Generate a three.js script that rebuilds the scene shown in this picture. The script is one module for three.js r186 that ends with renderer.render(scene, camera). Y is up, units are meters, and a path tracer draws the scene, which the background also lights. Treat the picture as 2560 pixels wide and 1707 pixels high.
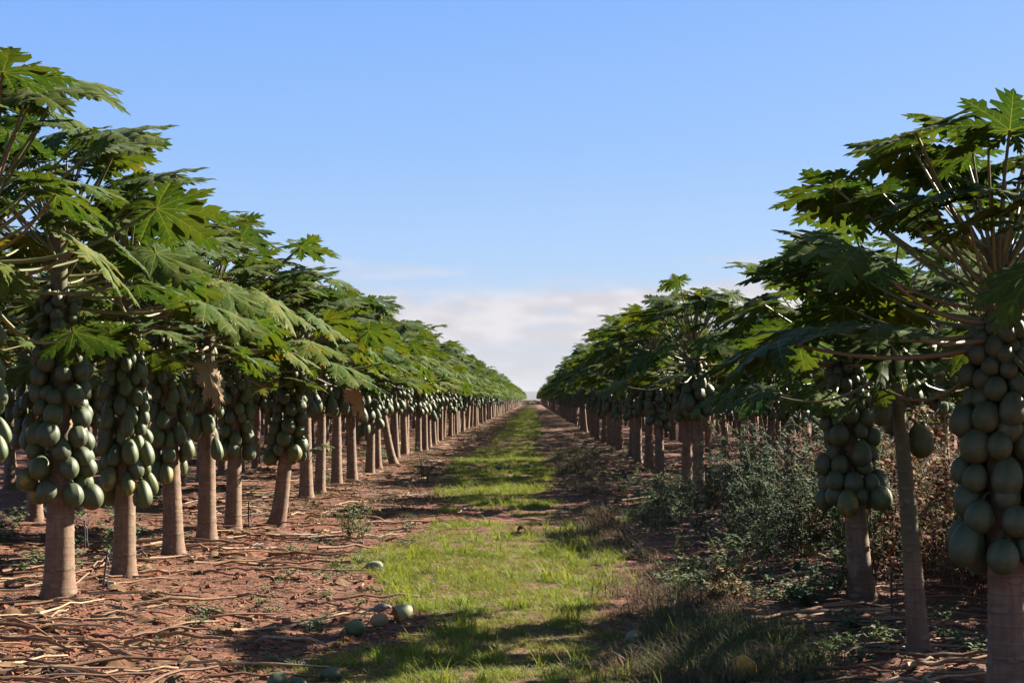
import * as THREE from 'three';
import { mergeGeometries } from 'three/addons/utils/BufferGeometryUtils.js';

// ---------------------------------------------------------------- camera, sky, sun, exposure
const scene = new THREE.Scene();
const EYE = 1.55;
const camera = new THREE.PerspectiveCamera(24.4, 1024 / 682, 0.1, 12000);
camera.position.set(0, EYE, 0);
camera.rotation.order = 'YXZ';
camera.rotation.y = THREE.MathUtils.degToRad(0.77);
camera.rotation.x = THREE.MathUtils.degToRad(2.1);
scene.add(camera);

const renderer = new THREE.WebGLRenderer({ antialias: true });
renderer.toneMapping = THREE.LinearToneMapping;
renderer.toneMappingExposure = 4.7;
renderer.shadowMap.enabled = true;

const SUN_AZ = THREE.MathUtils.degToRad(60), SUN_EL = THREE.MathUtils.degToRad(31.5);   // azimuth measured from straight ahead to the right
const sunDir = new THREE.Vector3(Math.sin(SUN_AZ) * Math.cos(SUN_EL), Math.sin(SUN_EL), -Math.cos(SUN_AZ) * Math.cos(SUN_EL));
const sun = new THREE.DirectionalLight(new THREE.Color(1.0, 0.9, 0.77), 5);
sun.position.copy(sunDir).multiplyScalar(120);
sun.target.position.set(0, 0, -30);
sun.position.z -= 30;
sun.castShadow = true;
sun.shadow.camera.left = -60; sun.shadow.camera.right = 60; sun.shadow.camera.top = 40; sun.shadow.camera.bottom = -40;
sun.shadow.camera.far = 300; sun.shadow.mapSize.set(4096, 4096);
scene.add(sun, sun.target);

// ---------------------------------------------------------------- small helpers
function rng(seed) { let a = seed >>> 0; return () => { a = (a + 0x6D2B79F5) | 0; let t = Math.imul(a ^ (a >>> 15), 1 | a); t = (t + Math.imul(t ^ (t >>> 7), 61 | t)) ^ t; return ((t ^ (t >>> 14)) >>> 0) / 4294967296; }; }
const lerp = (a, b, t) => a + (b - a) * t, clamp = (x, a = 0, b = 1) => Math.min(b, Math.max(a, x));
const sstep = (a, b, x) => { const t = clamp((x - a) / (b - a)); return t * t * (3 - 2 * t); };
function hash2(x, y, s = 0) { let h = Math.imul(x, 374761393) + Math.imul(y, 668265263) + Math.imul(s, 1274126177); h = Math.imul(h ^ (h >>> 13), 1274126177); return ((h ^ (h >>> 16)) >>> 0) / 4294967296; }
function vnoise(x, y, s = 0, px = 0, py = 0) {
  let xi = Math.floor(x), yi = Math.floor(y); const fx = x - xi, fy = y - yi, u = fx * fx * (3 - 2 * fx), v = fy * fy * (3 - 2 * fy);
  let x1 = xi + 1, y1 = yi + 1;
  if (px) { xi = ((xi % px) + px) % px; x1 = ((x1 % px) + px) % px; yi = ((yi % py) + py) % py; y1 = ((y1 % py) + py) % py; }
  return lerp(lerp(hash2(xi, yi, s), hash2(x1, yi, s), u), lerp(hash2(xi, y1, s), hash2(x1, y1, s), u), v);
}
function fbm(x, y, oct = 4, s = 0, px = 0, py = 0) { let a = 0, w = 0.5, n = 0; for (let i = 0; i < oct; i++) { a += w * vnoise(x, y, s + i * 17, px, py); n += w; x *= 2; y *= 2; px *= 2; py *= 2; w *= 0.5; } return a / n; }
function table(pts, x) { if (x >= pts[0][0]) return pts[0][1]; for (let i = 1; i < pts.length; i++) if (x >= pts[i][0]) return lerp(pts[i][1], pts[i - 1][1], (x - pts[i][0]) / (pts[i - 1][0] - pts[i][0])); return pts[pts.length - 1][1]; }
const taken = new Map();
function numbered(n) { const k = taken.get(n) ?? 0; taken.set(n, k + 1); return k ? `${n}_${String(k).padStart(3, '0')}` : n; }
function tag(o, label, category, group) { o.userData = { ...o.userData, label, category }; if (group) o.userData.group = group; return o; }
function shadowed(o) { o.castShadow = true; o.receiveShadow = true; return o; }
function mesh(name, g, m, parent) { const o = shadowed(new THREE.Mesh(g, m)); o.name = name; if (parent) parent.add(o); return o; }
function top(name, x, y, z, turn = 0) { const o = new THREE.Group(); o.name = numbered(name); o.position.set(x, y, z); o.rotation.y = turn; scene.add(o); return o; }
function geo(pos, idx, uv, col) {
  const g = new THREE.BufferGeometry();
  g.setAttribute('position', new THREE.Float32BufferAttribute(pos, 3));
  if (uv) g.setAttribute('uv', new THREE.Float32BufferAttribute(uv, 2));
  if (col) g.setAttribute('color', new THREE.Float32BufferAttribute(col, 3));
  if (idx) g.setIndex(idx);
  g.computeVertexNormals();
  return g;
}
function dataTex(w, h, fn, srgb = true) {
  const d = new Uint8Array(w * h * 4);
  for (let y = 0; y < h; y++) for (let x = 0; x < w; x++) {
    const c = fn((x + 0.5) / w, (y + 0.5) / h), i = (y * w + x) * 4;
    for (let k = 0; k < 3; k++) { let v = clamp(Array.isArray(c) ? c[k] : c); if (srgb) v = v <= 0.0031308 ? v * 12.92 : 1.055 * Math.pow(v, 1 / 2.4) - 0.055; d[i + k] = Math.round(v * 255); }
    d[i + 3] = 255;
  }
  const t = new THREE.DataTexture(d, w, h);
  t.wrapS = t.wrapT = THREE.RepeatWrapping; t.magFilter = THREE.LinearFilter; t.minFilter = THREE.LinearMipmapLinearFilter; t.generateMipmaps = true;
  if (srgb) t.colorSpace = THREE.SRGBColorSpace;
  t.needsUpdate = true;
  return t;
}
const mix3 = (a, b, t) => [lerp(a[0], b[0], t), lerp(a[1], b[1], t), lerp(a[2], b[2], t)];
// a tube of given centre points and radii
function tube(pts, radii, sides = 6, cap = true, uvLen = 1) {
  const pos = [], idx = [], uv = [], n = pts.length, T = new THREE.Vector3(), A = new THREE.Vector3(), B = new THREE.Vector3();
  let len = 0;
  for (let i = 0; i < n; i++) {
    T.copy(pts[Math.min(n - 1, i + 1)]).sub(pts[Math.max(0, i - 1)]).normalize();
    if (i === 0) { A.set(0, 0, 1); if (Math.abs(T.z) > 0.8) A.set(1, 0, 0); } A.addScaledVector(T, -A.dot(T)).normalize(); B.crossVectors(T, A);
    if (i) len += pts[i].distanceTo(pts[i - 1]);
    for (let k = 0; k <= sides; k++) { const a = k / sides * Math.PI * 2, c = Math.cos(a) * radii[i], s = Math.sin(a) * radii[i]; pos.push(pts[i].x + A.x * c + B.x * s, pts[i].y + A.y * c + B.y * s, pts[i].z + A.z * c + B.z * s); uv.push(k / sides, len / uvLen); }
  }
  for (let i = 0; i < n - 1; i++) for (let k = 0; k < sides; k++) { const a = i * (sides + 1) + k, b = a + sides + 1; idx.push(a, a + 1, b, a + 1, b + 1, b); }
  if (cap) for (const i of [0, n - 1]) { const c = pos.length / 3; pos.push(pts[i].x, pts[i].y, pts[i].z); uv.push(0.5, i ? len / uvLen : 0); for (let k = 0; k < sides; k++) { const a = i * (sides + 1) + k; if (i) idx.push(a, a + 1, c); else idx.push(a + 1, a, c); } }
  return geo(pos, idx, uv);
}
const V = (x, y, z) => new THREE.Vector3(x, y, z);

// ---------------------------------------------------------------- sky: clear air, pale towards the horizon, thin low cloud
{
  const AIR = 1 / 4.7, W = 3072, H = 1536, d = new Float32Array(W * H * 4);
  const stops = [[-90, 0.30, 0.26, 0.24], [-1, 0.58, 0.58, 0.61], [0, 0.57, 0.58, 0.62], [1.8, 0.57, 0.63, 0.73], [3.4, 0.50, 0.655, 0.88], [5.5, 0.405, 0.615, 0.955], [9, 0.295, 0.525, 0.965], [14, 0.205, 0.435, 0.965], [25, 0.165, 0.34, 0.78], [45, 0.13, 0.25, 0.57], [90, 0.10, 0.185, 0.41]];
  for (let y = 0; y < H; y++) {
    const el = ((y + 0.5) / H - 0.5) * 180, ce = Math.cos(el * Math.PI / 180), se = Math.sin(el * Math.PI / 180);
    let k = 1; while (k < stops.length - 1 && el > stops[k][0]) k++;
    const a = stops[k - 1], b = stops[k], t = clamp((el - a[0]) / (b[0] - a[0]));
    const base = [lerp(a[1], b[1], t), lerp(a[2], b[2], t), lerp(a[3], b[3], t)];
    for (let x = 0; x < W; x++) {
      const az = ((x + 0.5) / W - 0.5) * Math.PI * 2, dx = Math.cos(az) * ce, dz = Math.sin(az) * ce;
      const g = Math.acos(clamp(dx * sunDir.x + se * sunDir.y + dz * sunDir.z, -1, 1)) * 180 / Math.PI, glow = 0.85 * Math.exp(-g / 21);
      let r = base[0] + glow, gr = base[1] + glow * 0.97, bl = base[2] + glow * 0.45;
      if (el > 0.2 && el < 12) {
        const q = az * 180 / Math.PI;
        const band = sstep(1.2, 2.4, el) * (1 - sstep(3.55, 4.5, el + 0.5 * (vnoise(q * 0.35, 3.1, 5) - 0.5)));
        const n = fbm(q * 0.32 + 7, el * 1.9, 6, 11), n2 = fbm(q * 0.9, el * 3.1 + 9, 5, 41);
        let c = sstep(0.33, 0.60, n * 0.7 + n2 * 0.3 + 0.12 * band) * band * 0.95;
        c = Math.max(c, sstep(0.60, 0.74, fbm(q * 0.22 + 31, el * 2.4, 5, 77)) * sstep(3.6, 4.6, el) * (1 - sstep(4.8, 5.6, el)) * 0.4);
        c = Math.max(c, 0.5 * (1 - sstep(0.8, 2.6, el)) * (0.7 + 0.5 * n2));
        const top3 = 0.745 + 0.15 * sstep(0.35, 0.75, n2), cc = [top3, top3 * 0.965, top3 * 0.985];
        r = lerp(r, Math.max(r, cc[0] * 0.93), c); gr = lerp(gr, cc[1] * 0.93, c); bl = lerp(bl, cc[2] * 0.95, c);
      }
      const i = (y * W + x) * 4; d[i] = r * AIR; d[i + 1] = gr * AIR; d[i + 2] = bl * AIR; d[i + 3] = 1;
    }
  }
  const t = new THREE.DataTexture(d, W, H, THREE.RGBAFormat, THREE.FloatType);
  t.mapping = THREE.EquirectangularReflectionMapping; t.magFilter = THREE.LinearFilter; t.minFilter = THREE.LinearFilter; t.needsUpdate = true;
  scene.background = t; scene.environment = t;
}

// ---------------------------------------------------------------- ground
const ROWS = [-3.37, 2.42, -6.05, 5.15, -8.75, 7.9, -11.45, 10.6, -14.15, 13.3];
const grassLeft = [[-6, -1.4], [-8.6, -1.35], [-9.2, -1.3], [-10, -0.8], [-11.6, -0.75], [-13, -1.15], [-14.6, -1.95], [-16, -1.55], [-17.4, -1.2], [-20, -1.25], [-25, -1.45], [-34, -1.75], [-60, -1.6], [-120, -1.6]];
const grassRight = [[-6, 0.6], [-10, 0.5], [-12, 0.5], [-14.6, 0.72], [-17, 0.72], [-20, 0.25], [-34, 0.35], [-60, 0.3], [-120, 0.4]];
function grassiness(x, z) {
  const wob = 0.6 * (fbm(x * 1.3 + 40, z * 1.1, 3, 3) - 0.5) + 0.7 * sstep(15, 40, -z) * (fbm(x * 0.3, z * 0.12, 3, 13) - 0.5);
  let m = sstep(-0.22, 0.22, x - table(grassLeft, z) + wob) * sstep(-0.2, 0.25, table(grassRight, z) - x + wob);
  m *= sstep(0.26, 0.46, fbm(x * 0.75 + 9, z * 0.6, 3, 7));
  m *= 1 - 0.85 * Math.exp(-Math.pow((z + 18.4 + 0.5 * (x + 0.4)) / 0.42, 2)) * sstep(-1.6, -0.6, x);
  m *= 1 - 0.9 * Math.exp(-Math.pow((z + 150) / 4, 2));
  return m;
}
function groundY(x, z) {
  let y = 0;
  const near = 1 - sstep(120, 260, -z);
  for (const r of ROWS) { const u = (x - r) / 0.75; if (Math.abs(u) < 3) y += 0.07 * Math.exp(-u * u) * near; }
  y += 0.09 * (fbm(x * 0.35, z * 0.22, 2, 21) - 0.5) * near;
  const q = 1 - sstep(25, 60, -z);
  if (q > 0) {
    const soil = 1 - 0.6 * grassiness(x, z);
    y += q * soil * (0.06 * (fbm(x * 2.1, z * 2.1, 3, 31) - 0.5) + 0.045 * (vnoise(x * 8.5, z * 8.5, 51) - 0.5) * (0.4 + fbm(x, z, 2, 61)));
  }
  return y;
}
scene.fog = new THREE.FogExp2(new THREE.Color(0.80, 0.86, 1.0), 0.00003);
const soilTex = (() => {
  const P = 16;
  const f = (u, v) => { const a = fbm(u * P, v * P, 5, 101, P, P), b = fbm(u * P * 4, v * P * 4, 4, 131, P * 4, P * 4), c = vnoise(u * P * 16, v * P * 16, 171, P * 16, P * 16); return [a, b, c]; };
  const map = dataTex(1024, 1024, (u, v) => {
    const [a, b, c] = f(u, v);
    let k = mix3([0.185, 0.060, 0.023], [0.265, 0.108, 0.048], sstep(0.3, 0.7, a));
    k = mix3(k, [0.09, 0.036, 0.019], 0.5 * sstep(0.52, 0.72, b));
    k = mix3(k, [0.32, 0.19, 0.115], 0.55 * sstep(0.80, 0.93, c) * sstep(0.4, 0.6, a));
    return k;
  });
  const bump = dataTex(1024, 1024, (u, v) => { const [a, b, c] = f(u, v); return 0.35 * a + 0.45 * b + 0.2 * c; }, false);
  for (const t of [map, bump]) t.repeat.set(1 / 2.7, 1 / 2.7);
  return { map, bump };
})();
const soilMat = new THREE.MeshStandardMaterial({ map: soilTex.map, bumpMap: soilTex.bump, bumpScale: 0.03, roughness: 1, vertexColors: true, color: new THREE.Color(0.47, 0.355, 0.235) });
{
  const xs = [], zs = [];
  for (let x = -7.2; x <= 6.6; x += 0.075) xs.push(x);
  let s = 0.1; for (let x = 6.6 + s; x < 4500; x += s) { xs.push(x); s *= 1.16; } xs.push(4500);
  s = 0.1; for (let x = -7.2 - s; x > -4500; x -= s) { xs.unshift(x); s *= 1.16; } xs.unshift(-4500);
  zs.push(900, 300, 120, 60, 30, 12, 4, 0, -2, -4, -5.5);
  for (let z = -6.5; z > -24; z -= 0.075) zs.push(z);
  s = 0.08; for (let z = -24 - s; z > -6200; z -= s) { zs.push(z); s *= 1.022; } zs.push(-6200);
  const pos = [], uv = [], idx = [], col = [], nx = xs.length;
  for (const z of zs) for (const x of xs) {
    pos.push(x, groundY(x, z), z); uv.push(x, -z);
    // earth trodden under grass is browner and duller than the bare red soil of the rows
    const g = -z < 260 && Math.abs(x) < 6 ? grassiness(x, z) : 0, p = fbm(x * 0.5 + 3, z * 0.4, 3, 201);
    const sh = lerp(0.75, 1.12, p), dry = clamp(g * 0.8);
    col.push(sh * lerp(1, 0.85, dry), sh * lerp(1, 1.15, dry), sh * lerp(1, 0.95, dry));
  }
  for (let j = 0; j < zs.length - 1; j++) for (let i = 0; i < nx - 1; i++) { const a = j * nx + i, b = a + nx; idx.push(a, a + 1, b, a + 1, b + 1, b); }
  const g = mesh('ground', geo(pos, idx, uv, col), soilMat, scene);
  g.userData = { kind: 'structure' };
}
// far low hills
{
  const pos = [], idx = [], n = 160;
  for (let i = 0; i <= n; i++) {
    const x = -3600 + 7200 * i / n, h = 26 + 12 * fbm(i * 0.11, 2, 4, 301) + 9 * sstep(400, 1800, Math.abs(x + 140));
    pos.push(x, -2, -5000, x, h * 0.55, -5200, x, h, -5500, x, -2, -5900);
  }
  for (let i = 0; i < n; i++) for (let k = 0; k < 3; k++) { const a = i * 4 + k, b = a + 4; idx.push(a, b, a + 1, b, b + 1, a + 1); }
  const o = mesh('hills', geo(pos, idx), new THREE.MeshStandardMaterial({ color: new THREE.Color(0.045, 0.045, 0.045), roughness: 1 }), scene);
  o.userData = { kind: 'structure' };
}

// ---------------------------------------------------------------- papaya leaf: nine lobes, each with toothed sides
const LOBES = [[0, 1], [38, 0.96], [-38, 0.96], [75, 0.84], [-75, 0.84], [112, 0.66], [-112, 0.66], [150, 0.42], [-150, 0.42]].map(([a, l]) => [a * Math.PI / 180, l]);
const PROFILE = [[0, 0, 0], [0, 0, 0.17], [0.34, 0.10, 0.27], [0.42, 0.185, 0.33], [0.54, 0.245, 0.39], [0.645, 0.265, 0.45], [0.615, 0.18, 0.485], [0.565, 0.10, 0.53], [0.65, 0.15, 0.57], [0.74, 0.195, 0.61], [0.825, 0.20, 0.66], [0.79, 0.13, 0.695], [0.745, 0.07, 0.73], [0.83, 0.105, 0.77], [0.915, 0.12, 0.81], [0.885, 0.07, 0.845], [0.86, 0.045, 0.87], [0.94, 0.03, 0.93], [1, 0, 1]];
const KEEP = { hi: PROFILE.map((_, i) => i), mid: [0, 1, 3, 5, 7, 9, 10, 12, 14, 16, 18], low: [0, 1, 4, 7, 10, 18] };
function bladeGeo(rand, lod, R, place) {
  const pos = [], uv = [], idx = [], keep = KEEP[lod], cols = lod === 'hi' ? 2 : 1;
  const droopAll = 0.05 + 0.10 * rand(), lobes = lod === 'low' ? LOBES.slice(0, 7) : LOBES;
  const sorted = lobes.map((l) => l[0]).sort((a, b) => a - b);
  const curl = rand() < 0.25 ? 0.35 : 0.12;
  for (const [ang, len] of lobes) {
    const D = droopAll + (rand() - 0.42) * 0.36 + 0.10 * Math.abs(ang) / 2.6, F = 0.20 * (rand() - 0.35), wave = rand() * 6.3, twist = (rand() - 0.5) * 0.6, L = len * (0.93 + rand() * 0.14), sway = (rand() - 0.5) * 0.16;
    for (const side of [-1, 1]) {
      const k = sorted.indexOf(ang), nb = sorted[k + side];
      const half = nb === undefined ? (Math.PI - Math.abs(ang)) * 0.8 : Math.abs(nb - ang) / 2;
      const rs = nb === undefined ? 0.06 : 0.20 + 0.02 * Math.cos(ang);
      const start = pos.length / 3; let rowsN = 0;
      for (const ki of keep) {
        let [s, w, m] = PROFILE[ki];
        const jit = ki > 1 && ki < 18 ? 1 + (rand() - 0.5) * 0.2 : 1;
        s *= L; w *= L * jit; m *= L;
        if (ki === 1) { s = rs * Math.cos(half); w = rs * Math.sin(half); m = Math.min(m, rs * 0.8); }
        for (let c = 0; c <= cols; c++) {
          const f = c / cols, a = lerp(m, s, f), b = w * f * side;
          let y = -D * Math.pow(a / Math.max(L, 0.01), 1.7) * L + (ki > 1 ? F * Math.abs(b) * 2 - curl * b * b * 3 + twist * b * a + 0.10 * Math.abs(b) * Math.sin(a * 17 + wave) : 0);
          if (ki === 1 && c === cols) y = -0.01;
          if (cols === 2 && c === 1 && ki > 1 && ki < 18) y += 0.014;
          const a2 = ang + sway * (a > 0.3 ? (a - 0.3) : 0), X = a * Math.cos(a2) - b * Math.sin(a2), Z = a * Math.sin(a2) + b * Math.cos(a2);
          const p = place(X * R, y * R, Z * R); pos.push(p.x, p.y, p.z); uv.push(X * 0.46 + 0.5, Z * 0.46 + 0.5);
        }
        rowsN++;
      }
      for (let r = 0; r < rowsN - 1; r++) for (let c = 0; c < cols; c++) { const p = start + r * (cols + 1) + c, q = p + cols + 1; if (side > 0) idx.push(p, p + 1, q, p + 1, q + 1, q); else idx.push(p, q, p + 1, p + 1, q, q + 1); }
    }
  }
  return geo(pos, idx, uv);
}
// colour of a blade: green with paler ribs and yellow flecks
function leafTexture(base, fleck, amount, seed) {
  const ribs = [];
  for (const [a, l] of LOBES) {
    ribs.push([0, 0, Math.cos(a) * l, Math.sin(a) * l, 0.0085]);
    for (const [t, w] of [[0.22, 0.20], [0.36, 0.27], [0.52, 0.24], [0.68, 0.17], [0.80, 0.10]]) for (const s of [-1, 1]) {
      const x0 = Math.cos(a) * l * t, y0 = Math.sin(a) * l * t, b = a + s * 0.72; ribs.push([x0, y0, x0 + Math.cos(b) * w * l, y0 + Math.sin(b) * w * l, 0.0038]);
    }
  }
  return dataTex(512, 512, (u, v) => {
    const X = (u - 0.5) / 0.46, Y = (v - 0.5) / 0.46; let rib = 0;
    for (const [x0, y0, x1, y1, w] of ribs) {
      const ex = x1 - x0, ey = y1 - y0, t = ((X - x0) * ex + (Y - y0) * ey) / (ex * ex + ey * ey); if (t < 0 || t > 1) continue;
      const dd = Math.abs((X - x0) * ey - (Y - y0) * ex) / Math.hypot(ex, ey), ww = w * (1 - 0.75 * t); if (dd < ww * 1.6) rib = Math.max(rib, 1 - sstep(ww * 0.5, ww * 1.6, dd));
    }
    const n = fbm(u * 14, v * 14, 4, seed), m = fbm(u * 60, v * 60, 3, seed + 9);
    let c = mix3(base, base.map((q) => q * 1.35), n); c = c.map((q) => q * lerp(0.82, 1.18, m));
    c = mix3(c, fleck, amount * sstep(0.52, 0.74, fbm(u * 5 + 3, v * 5, 4, seed + 21)) + 0.4 * amount * sstep(0.72, 0.8, m));
    return mix3(c, [0.26, 0.25, 0.07], rib * 0.75);
  });
}
const leafMat = [leafTexture([0.052, 0.094, 0.012], [0.17, 0.15, 0.015], 0.35, 401), leafTexture([0.036, 0.072, 0.014], [0.12, 0.13, 0.02], 0.15, 431), leafTexture([0.088, 0.112, 0.010], [0.26, 0.19, 0.012], 0.75, 461)]
  .map((map) => new THREE.MeshPhysicalMaterial({ map, color: new THREE.Color(0.57, 0.65, 0.36), bumpMap: map, bumpScale: 0.008, roughness: 0.9, transmission: 0.46, thickness: 0, side: THREE.DoubleSide, specularIntensity: 0.12, clearcoat: 0.13, clearcoatRoughness: 0.34 }));
const deadLeafMat = new THREE.MeshStandardMaterial({ color: new THREE.Color(0.23, 0.16, 0.09), roughness: 0.9, side: THREE.DoubleSide });
const petioleMat = [[0.13, 0.13, 0.04], [0.14, 0.10, 0.045], [0.10, 0.11, 0.036]].map((c) => new THREE.MeshStandardMaterial({ color: new THREE.Color(...c), roughness: 0.5 }));

// leaf variants by age: q = 0 youngest and upright, q = 1 oldest and lowest
const CLASSES = 8, VARS = 3;
function leafVariant(rand, q, lod) {
  const el = THREE.MathUtils.degToRad(lerp(78, -8, Math.pow(q, 0.95)) + (rand() - 0.5) * 14);
  const L = lerp(0.55, 0.98, Math.min(1, q * 2.3)) * (0.88 + 0.26 * rand()), R = lerp(0.28, 0.44, Math.min(1, q * 2.6)) * (0.92 + 0.18 * rand());
  const sag = lerp(0.0, 0.10, q) * (rand() + 0.3), side = (rand() - 0.5) * 0.12;
  const pts = []; const seg = lod === 'hi' ? 9 : lod === 'mid' ? 5 : 3;
  for (let i = 0; i <= seg; i++) { const t = i / seg; pts.push(V(0.03 + L * t * Math.cos(el) , L * t * Math.sin(el) - sag * Math.sin(t * Math.PI) * L * 1.2 + 0.05 * t * t * L, side * t * t)); }
  const r0 = 0.0165 * lerp(0.6, 1, q), rad = pts.map((_, i) => lerp(r0, 0.0075, i / seg) * (i === 0 ? 1.4 : 1));
  const petiole = tube(pts, rad, lod === 'hi' ? 7 : lod === 'mid' ? 5 : 3, false);
  const E = pts[seg], pitch = THREE.MathUtils.degToRad(lerp(12, -24, q) + (rand() - 0.5) * 34), roll = (rand() - 0.5) * 0.8;
  const rot = new THREE.Matrix4().makeRotationZ(pitch).multiply(new THREE.Matrix4().makeRotationX(roll)), tmp = V(0, 0, 0);
  const blade = bladeGeo(rand, lod, R, (x, y, z) => tmp.set(x, y, z).applyMatrix4(rot).add(E));
  return { blade, petiole };
}
const LEAVES = {};
for (const lod of ['hi', 'mid', 'low']) { LEAVES[lod] = []; for (let c = 0; c < CLASSES; c++) for (let v = 0; v < VARS; v++) LEAVES[lod].push(leafVariant(rng(1000 + c * 31 + v * 7), c / (CLASSES - 1), lod)); }
const pickLeaf = (lod, q, rand) => LEAVES[lod][Math.round(clamp(q) * (CLASSES - 1)) * VARS + Math.floor(rand() * VARS)];

// ---------------------------------------------------------------- papaya fruit
function fruitGeo(elong, neck, w, h, seed) {
  const pos = [], uv = [], idx = [], rand = rng(seed), ph = rand() * 6.3;
  for (let j = 0; j <= h; j++) {
    const t = j / h, a = t * Math.PI; let r = Math.sin(a) * (1 + neck * (-Math.cos(a)) * 0.5); r = Math.max(0, r) * (1 - 0.10 * neck * Math.sin(a) * Math.sin(a));
    const y = -(1 - Math.cos(a)) * elong - (j === h ? 0.02 : 0);
    for (let i = 0; i <= w; i++) { const th = i / w * Math.PI * 2, rib = 1 - 0.075 * Math.pow(Math.abs(Math.cos(th * 2.5 + ph)), 8) * Math.sin(a); pos.push(Math.cos(th) * r * rib, y, Math.sin(th) * r * rib); uv.push(i / w, t); }
  }
  for (let j = 0; j < h; j++) for (let i = 0; i < w; i++) { const a = j * (w + 1) + i, b = a + w + 1; if (j > 0) idx.push(a, a + 1, b); if (j < h - 1) idx.push(a + 1, b + 1, b); }
  const g = geo(pos, idx, uv);
  if (w < 10) return g;
  const st = tube([V(-0.55, 0.50, 0), V(-0.25, 0.35, 0), V(0, 0.02, 0)], [0.16, 0.11, 0.13], 5, false); // its short stalk
  return mergeGeometries([g, st]);
}
// unit radius, hanging from the origin, length 2 * elong
const FRUIT = { hi: [], mid: [], low: [] };
for (const [e, k] of [[1.12, 0.15], [1.3, 0.35], [1.6, 0.45], [1.8, 0.6]]) { FRUIT.hi.push(fruitGeo(e, k, 28, 12, 7 + e * 100)); FRUIT.mid.push(fruitGeo(e, k, 10, 7, 7 + e * 100)); FRUIT.low.push(fruitGeo(e, k, 6, 4, 7 + e * 100)); }
function fruitTexture(c0, c1, yel, seed) {
  return dataTex(256, 256, (u, v) => {
    const n = fbm(u * 6, v * 4, 4, seed, 6, 4), s = fbm(u * 24, v * 3, 3, seed + 5, 24, 3), m = vnoise(u * 90, v * 90, seed + 8);
    let c = mix3(c0, c1, sstep(0.3, 0.7, n)); c = c.map((q) => q * lerp(0.85, 1.15, s));
    if (yel) c = mix3(c, [0.50, 0.30, 0.03], yel * sstep(0.5, 0.75, n + (v - 0.6) * 0.5));
    return mix3(c, [0.20, 0.19, 0.11], 0.5 * sstep(0.92, 0.99, m) + 0.25 * sstep(0.62, 0.8, fbm(u * 9, v * 9, 4, seed + 31, 9, 9)));
  });
}
const fruitMat = [fruitTexture([0.068, 0.092, 0.040], [0.088, 0.115, 0.050], 0, 501), fruitTexture([0.082, 0.112, 0.036], [0.11, 0.145, 0.045], 0, 511), fruitTexture([0.10, 0.125, 0.035], [0.14, 0.16, 0.04], 0.7, 521)]
  .map((map) => new THREE.MeshPhysicalMaterial({ map, color: new THREE.Color(0.56, 0.58, 0.48), roughness: 0.6, bumpMap: map, bumpScale: 0.003 }));

// ---------------------------------------------------------------- papaya trunk
function trunkTexture(greenFrom, seed) {
  const rings = [], rand = rng(seed); let h = 0.02; while (h < 1) { rings.push([h, 0.004 * (rand() - 0.5), rand() * 6.3, 0.5 + rand() * 0.5]); h += (0.055 + rand() * 0.05) / 2.6; }
  const scars = []; for (let k = 0; k < 60; k++) scars.push([rand(), rand(), 0.05 + 0.05 * rand()]);
  return dataTex(256, 1024, (u, v) => {
    const n = fbm(u * 8, v * 40, 5, seed, 8, 40), m = fbm(u * 30, v * 24, 3, seed + 4, 30, 24), st = fbm(u * 40, v * 6, 3, seed + 14, 40, 6);
    let c = mix3([0.185, 0.122, 0.078], [0.265, 0.185, 0.122], sstep(0.3, 0.7, n)); c = c.map((q) => q * lerp(0.78, 1.2, st));
    c = mix3(c, [0.15, 0.076, 0.042], 0.45 * sstep(0.55, 0.75, m) + 0.6 * (1 - sstep(0.02, 0.10, v + 0.06 * (n - 0.5))));
    const green = mix3([0.095, 0.108, 0.048], [0.145, 0.150, 0.075], n);
    c = mix3(c, green, 0.92 * sstep(greenFrom - 0.12, greenFrom + 0.12, v + 0.22 * (fbm(u * 5, v * 12, 4, seed + 44, 5, 12) - 0.5)));
    for (const [h0, amp, ph, k] of rings) { const dd = Math.abs(v - h0 - amp * Math.sin(u * 6.283 + ph)); if (dd < 0.003) c = mix3(c, [0.11, 0.07, 0.045], k * 0.5 * (1 - dd / 0.003)); else if (v > h0 && dd < 0.006) c = mix3(c, [0.34, 0.25, 0.18], 0.25 * k); }
    for (const [su, sv, sw] of scars) { let du = Math.abs(u - su); du = Math.min(du, 1 - du); const dv = (v - sv) / 0.007, q = (du / sw) ** 2 + dv * dv; if (q < 1) c = mix3(c, [0.30, 0.23, 0.17], 0.55 * (1 - q)); else if (q < 1.7 && dv < 0) c = mix3(c, [0.08, 0.05, 0.035], 0.55); }
    c = mix3(c, [0.14, 0.13, 0.105], 0.5 * sstep(0.56, 0.72, fbm(u * 4, v * 14, 4, seed + 77, 4, 14)));
    return c;
  });
}
const trunkMat = [trunkTexture(0.50, 601), trunkTexture(0.56, 617), trunkTexture(0.22, 631)].map((map) => new THREE.MeshStandardMaterial({ map, color: new THREE.Color(0.66, 0.61, 0.54), roughness: 0.85, bumpMap: map, bumpScale: 0.008 }));
const TRUNK_UV = 2.6;
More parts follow.
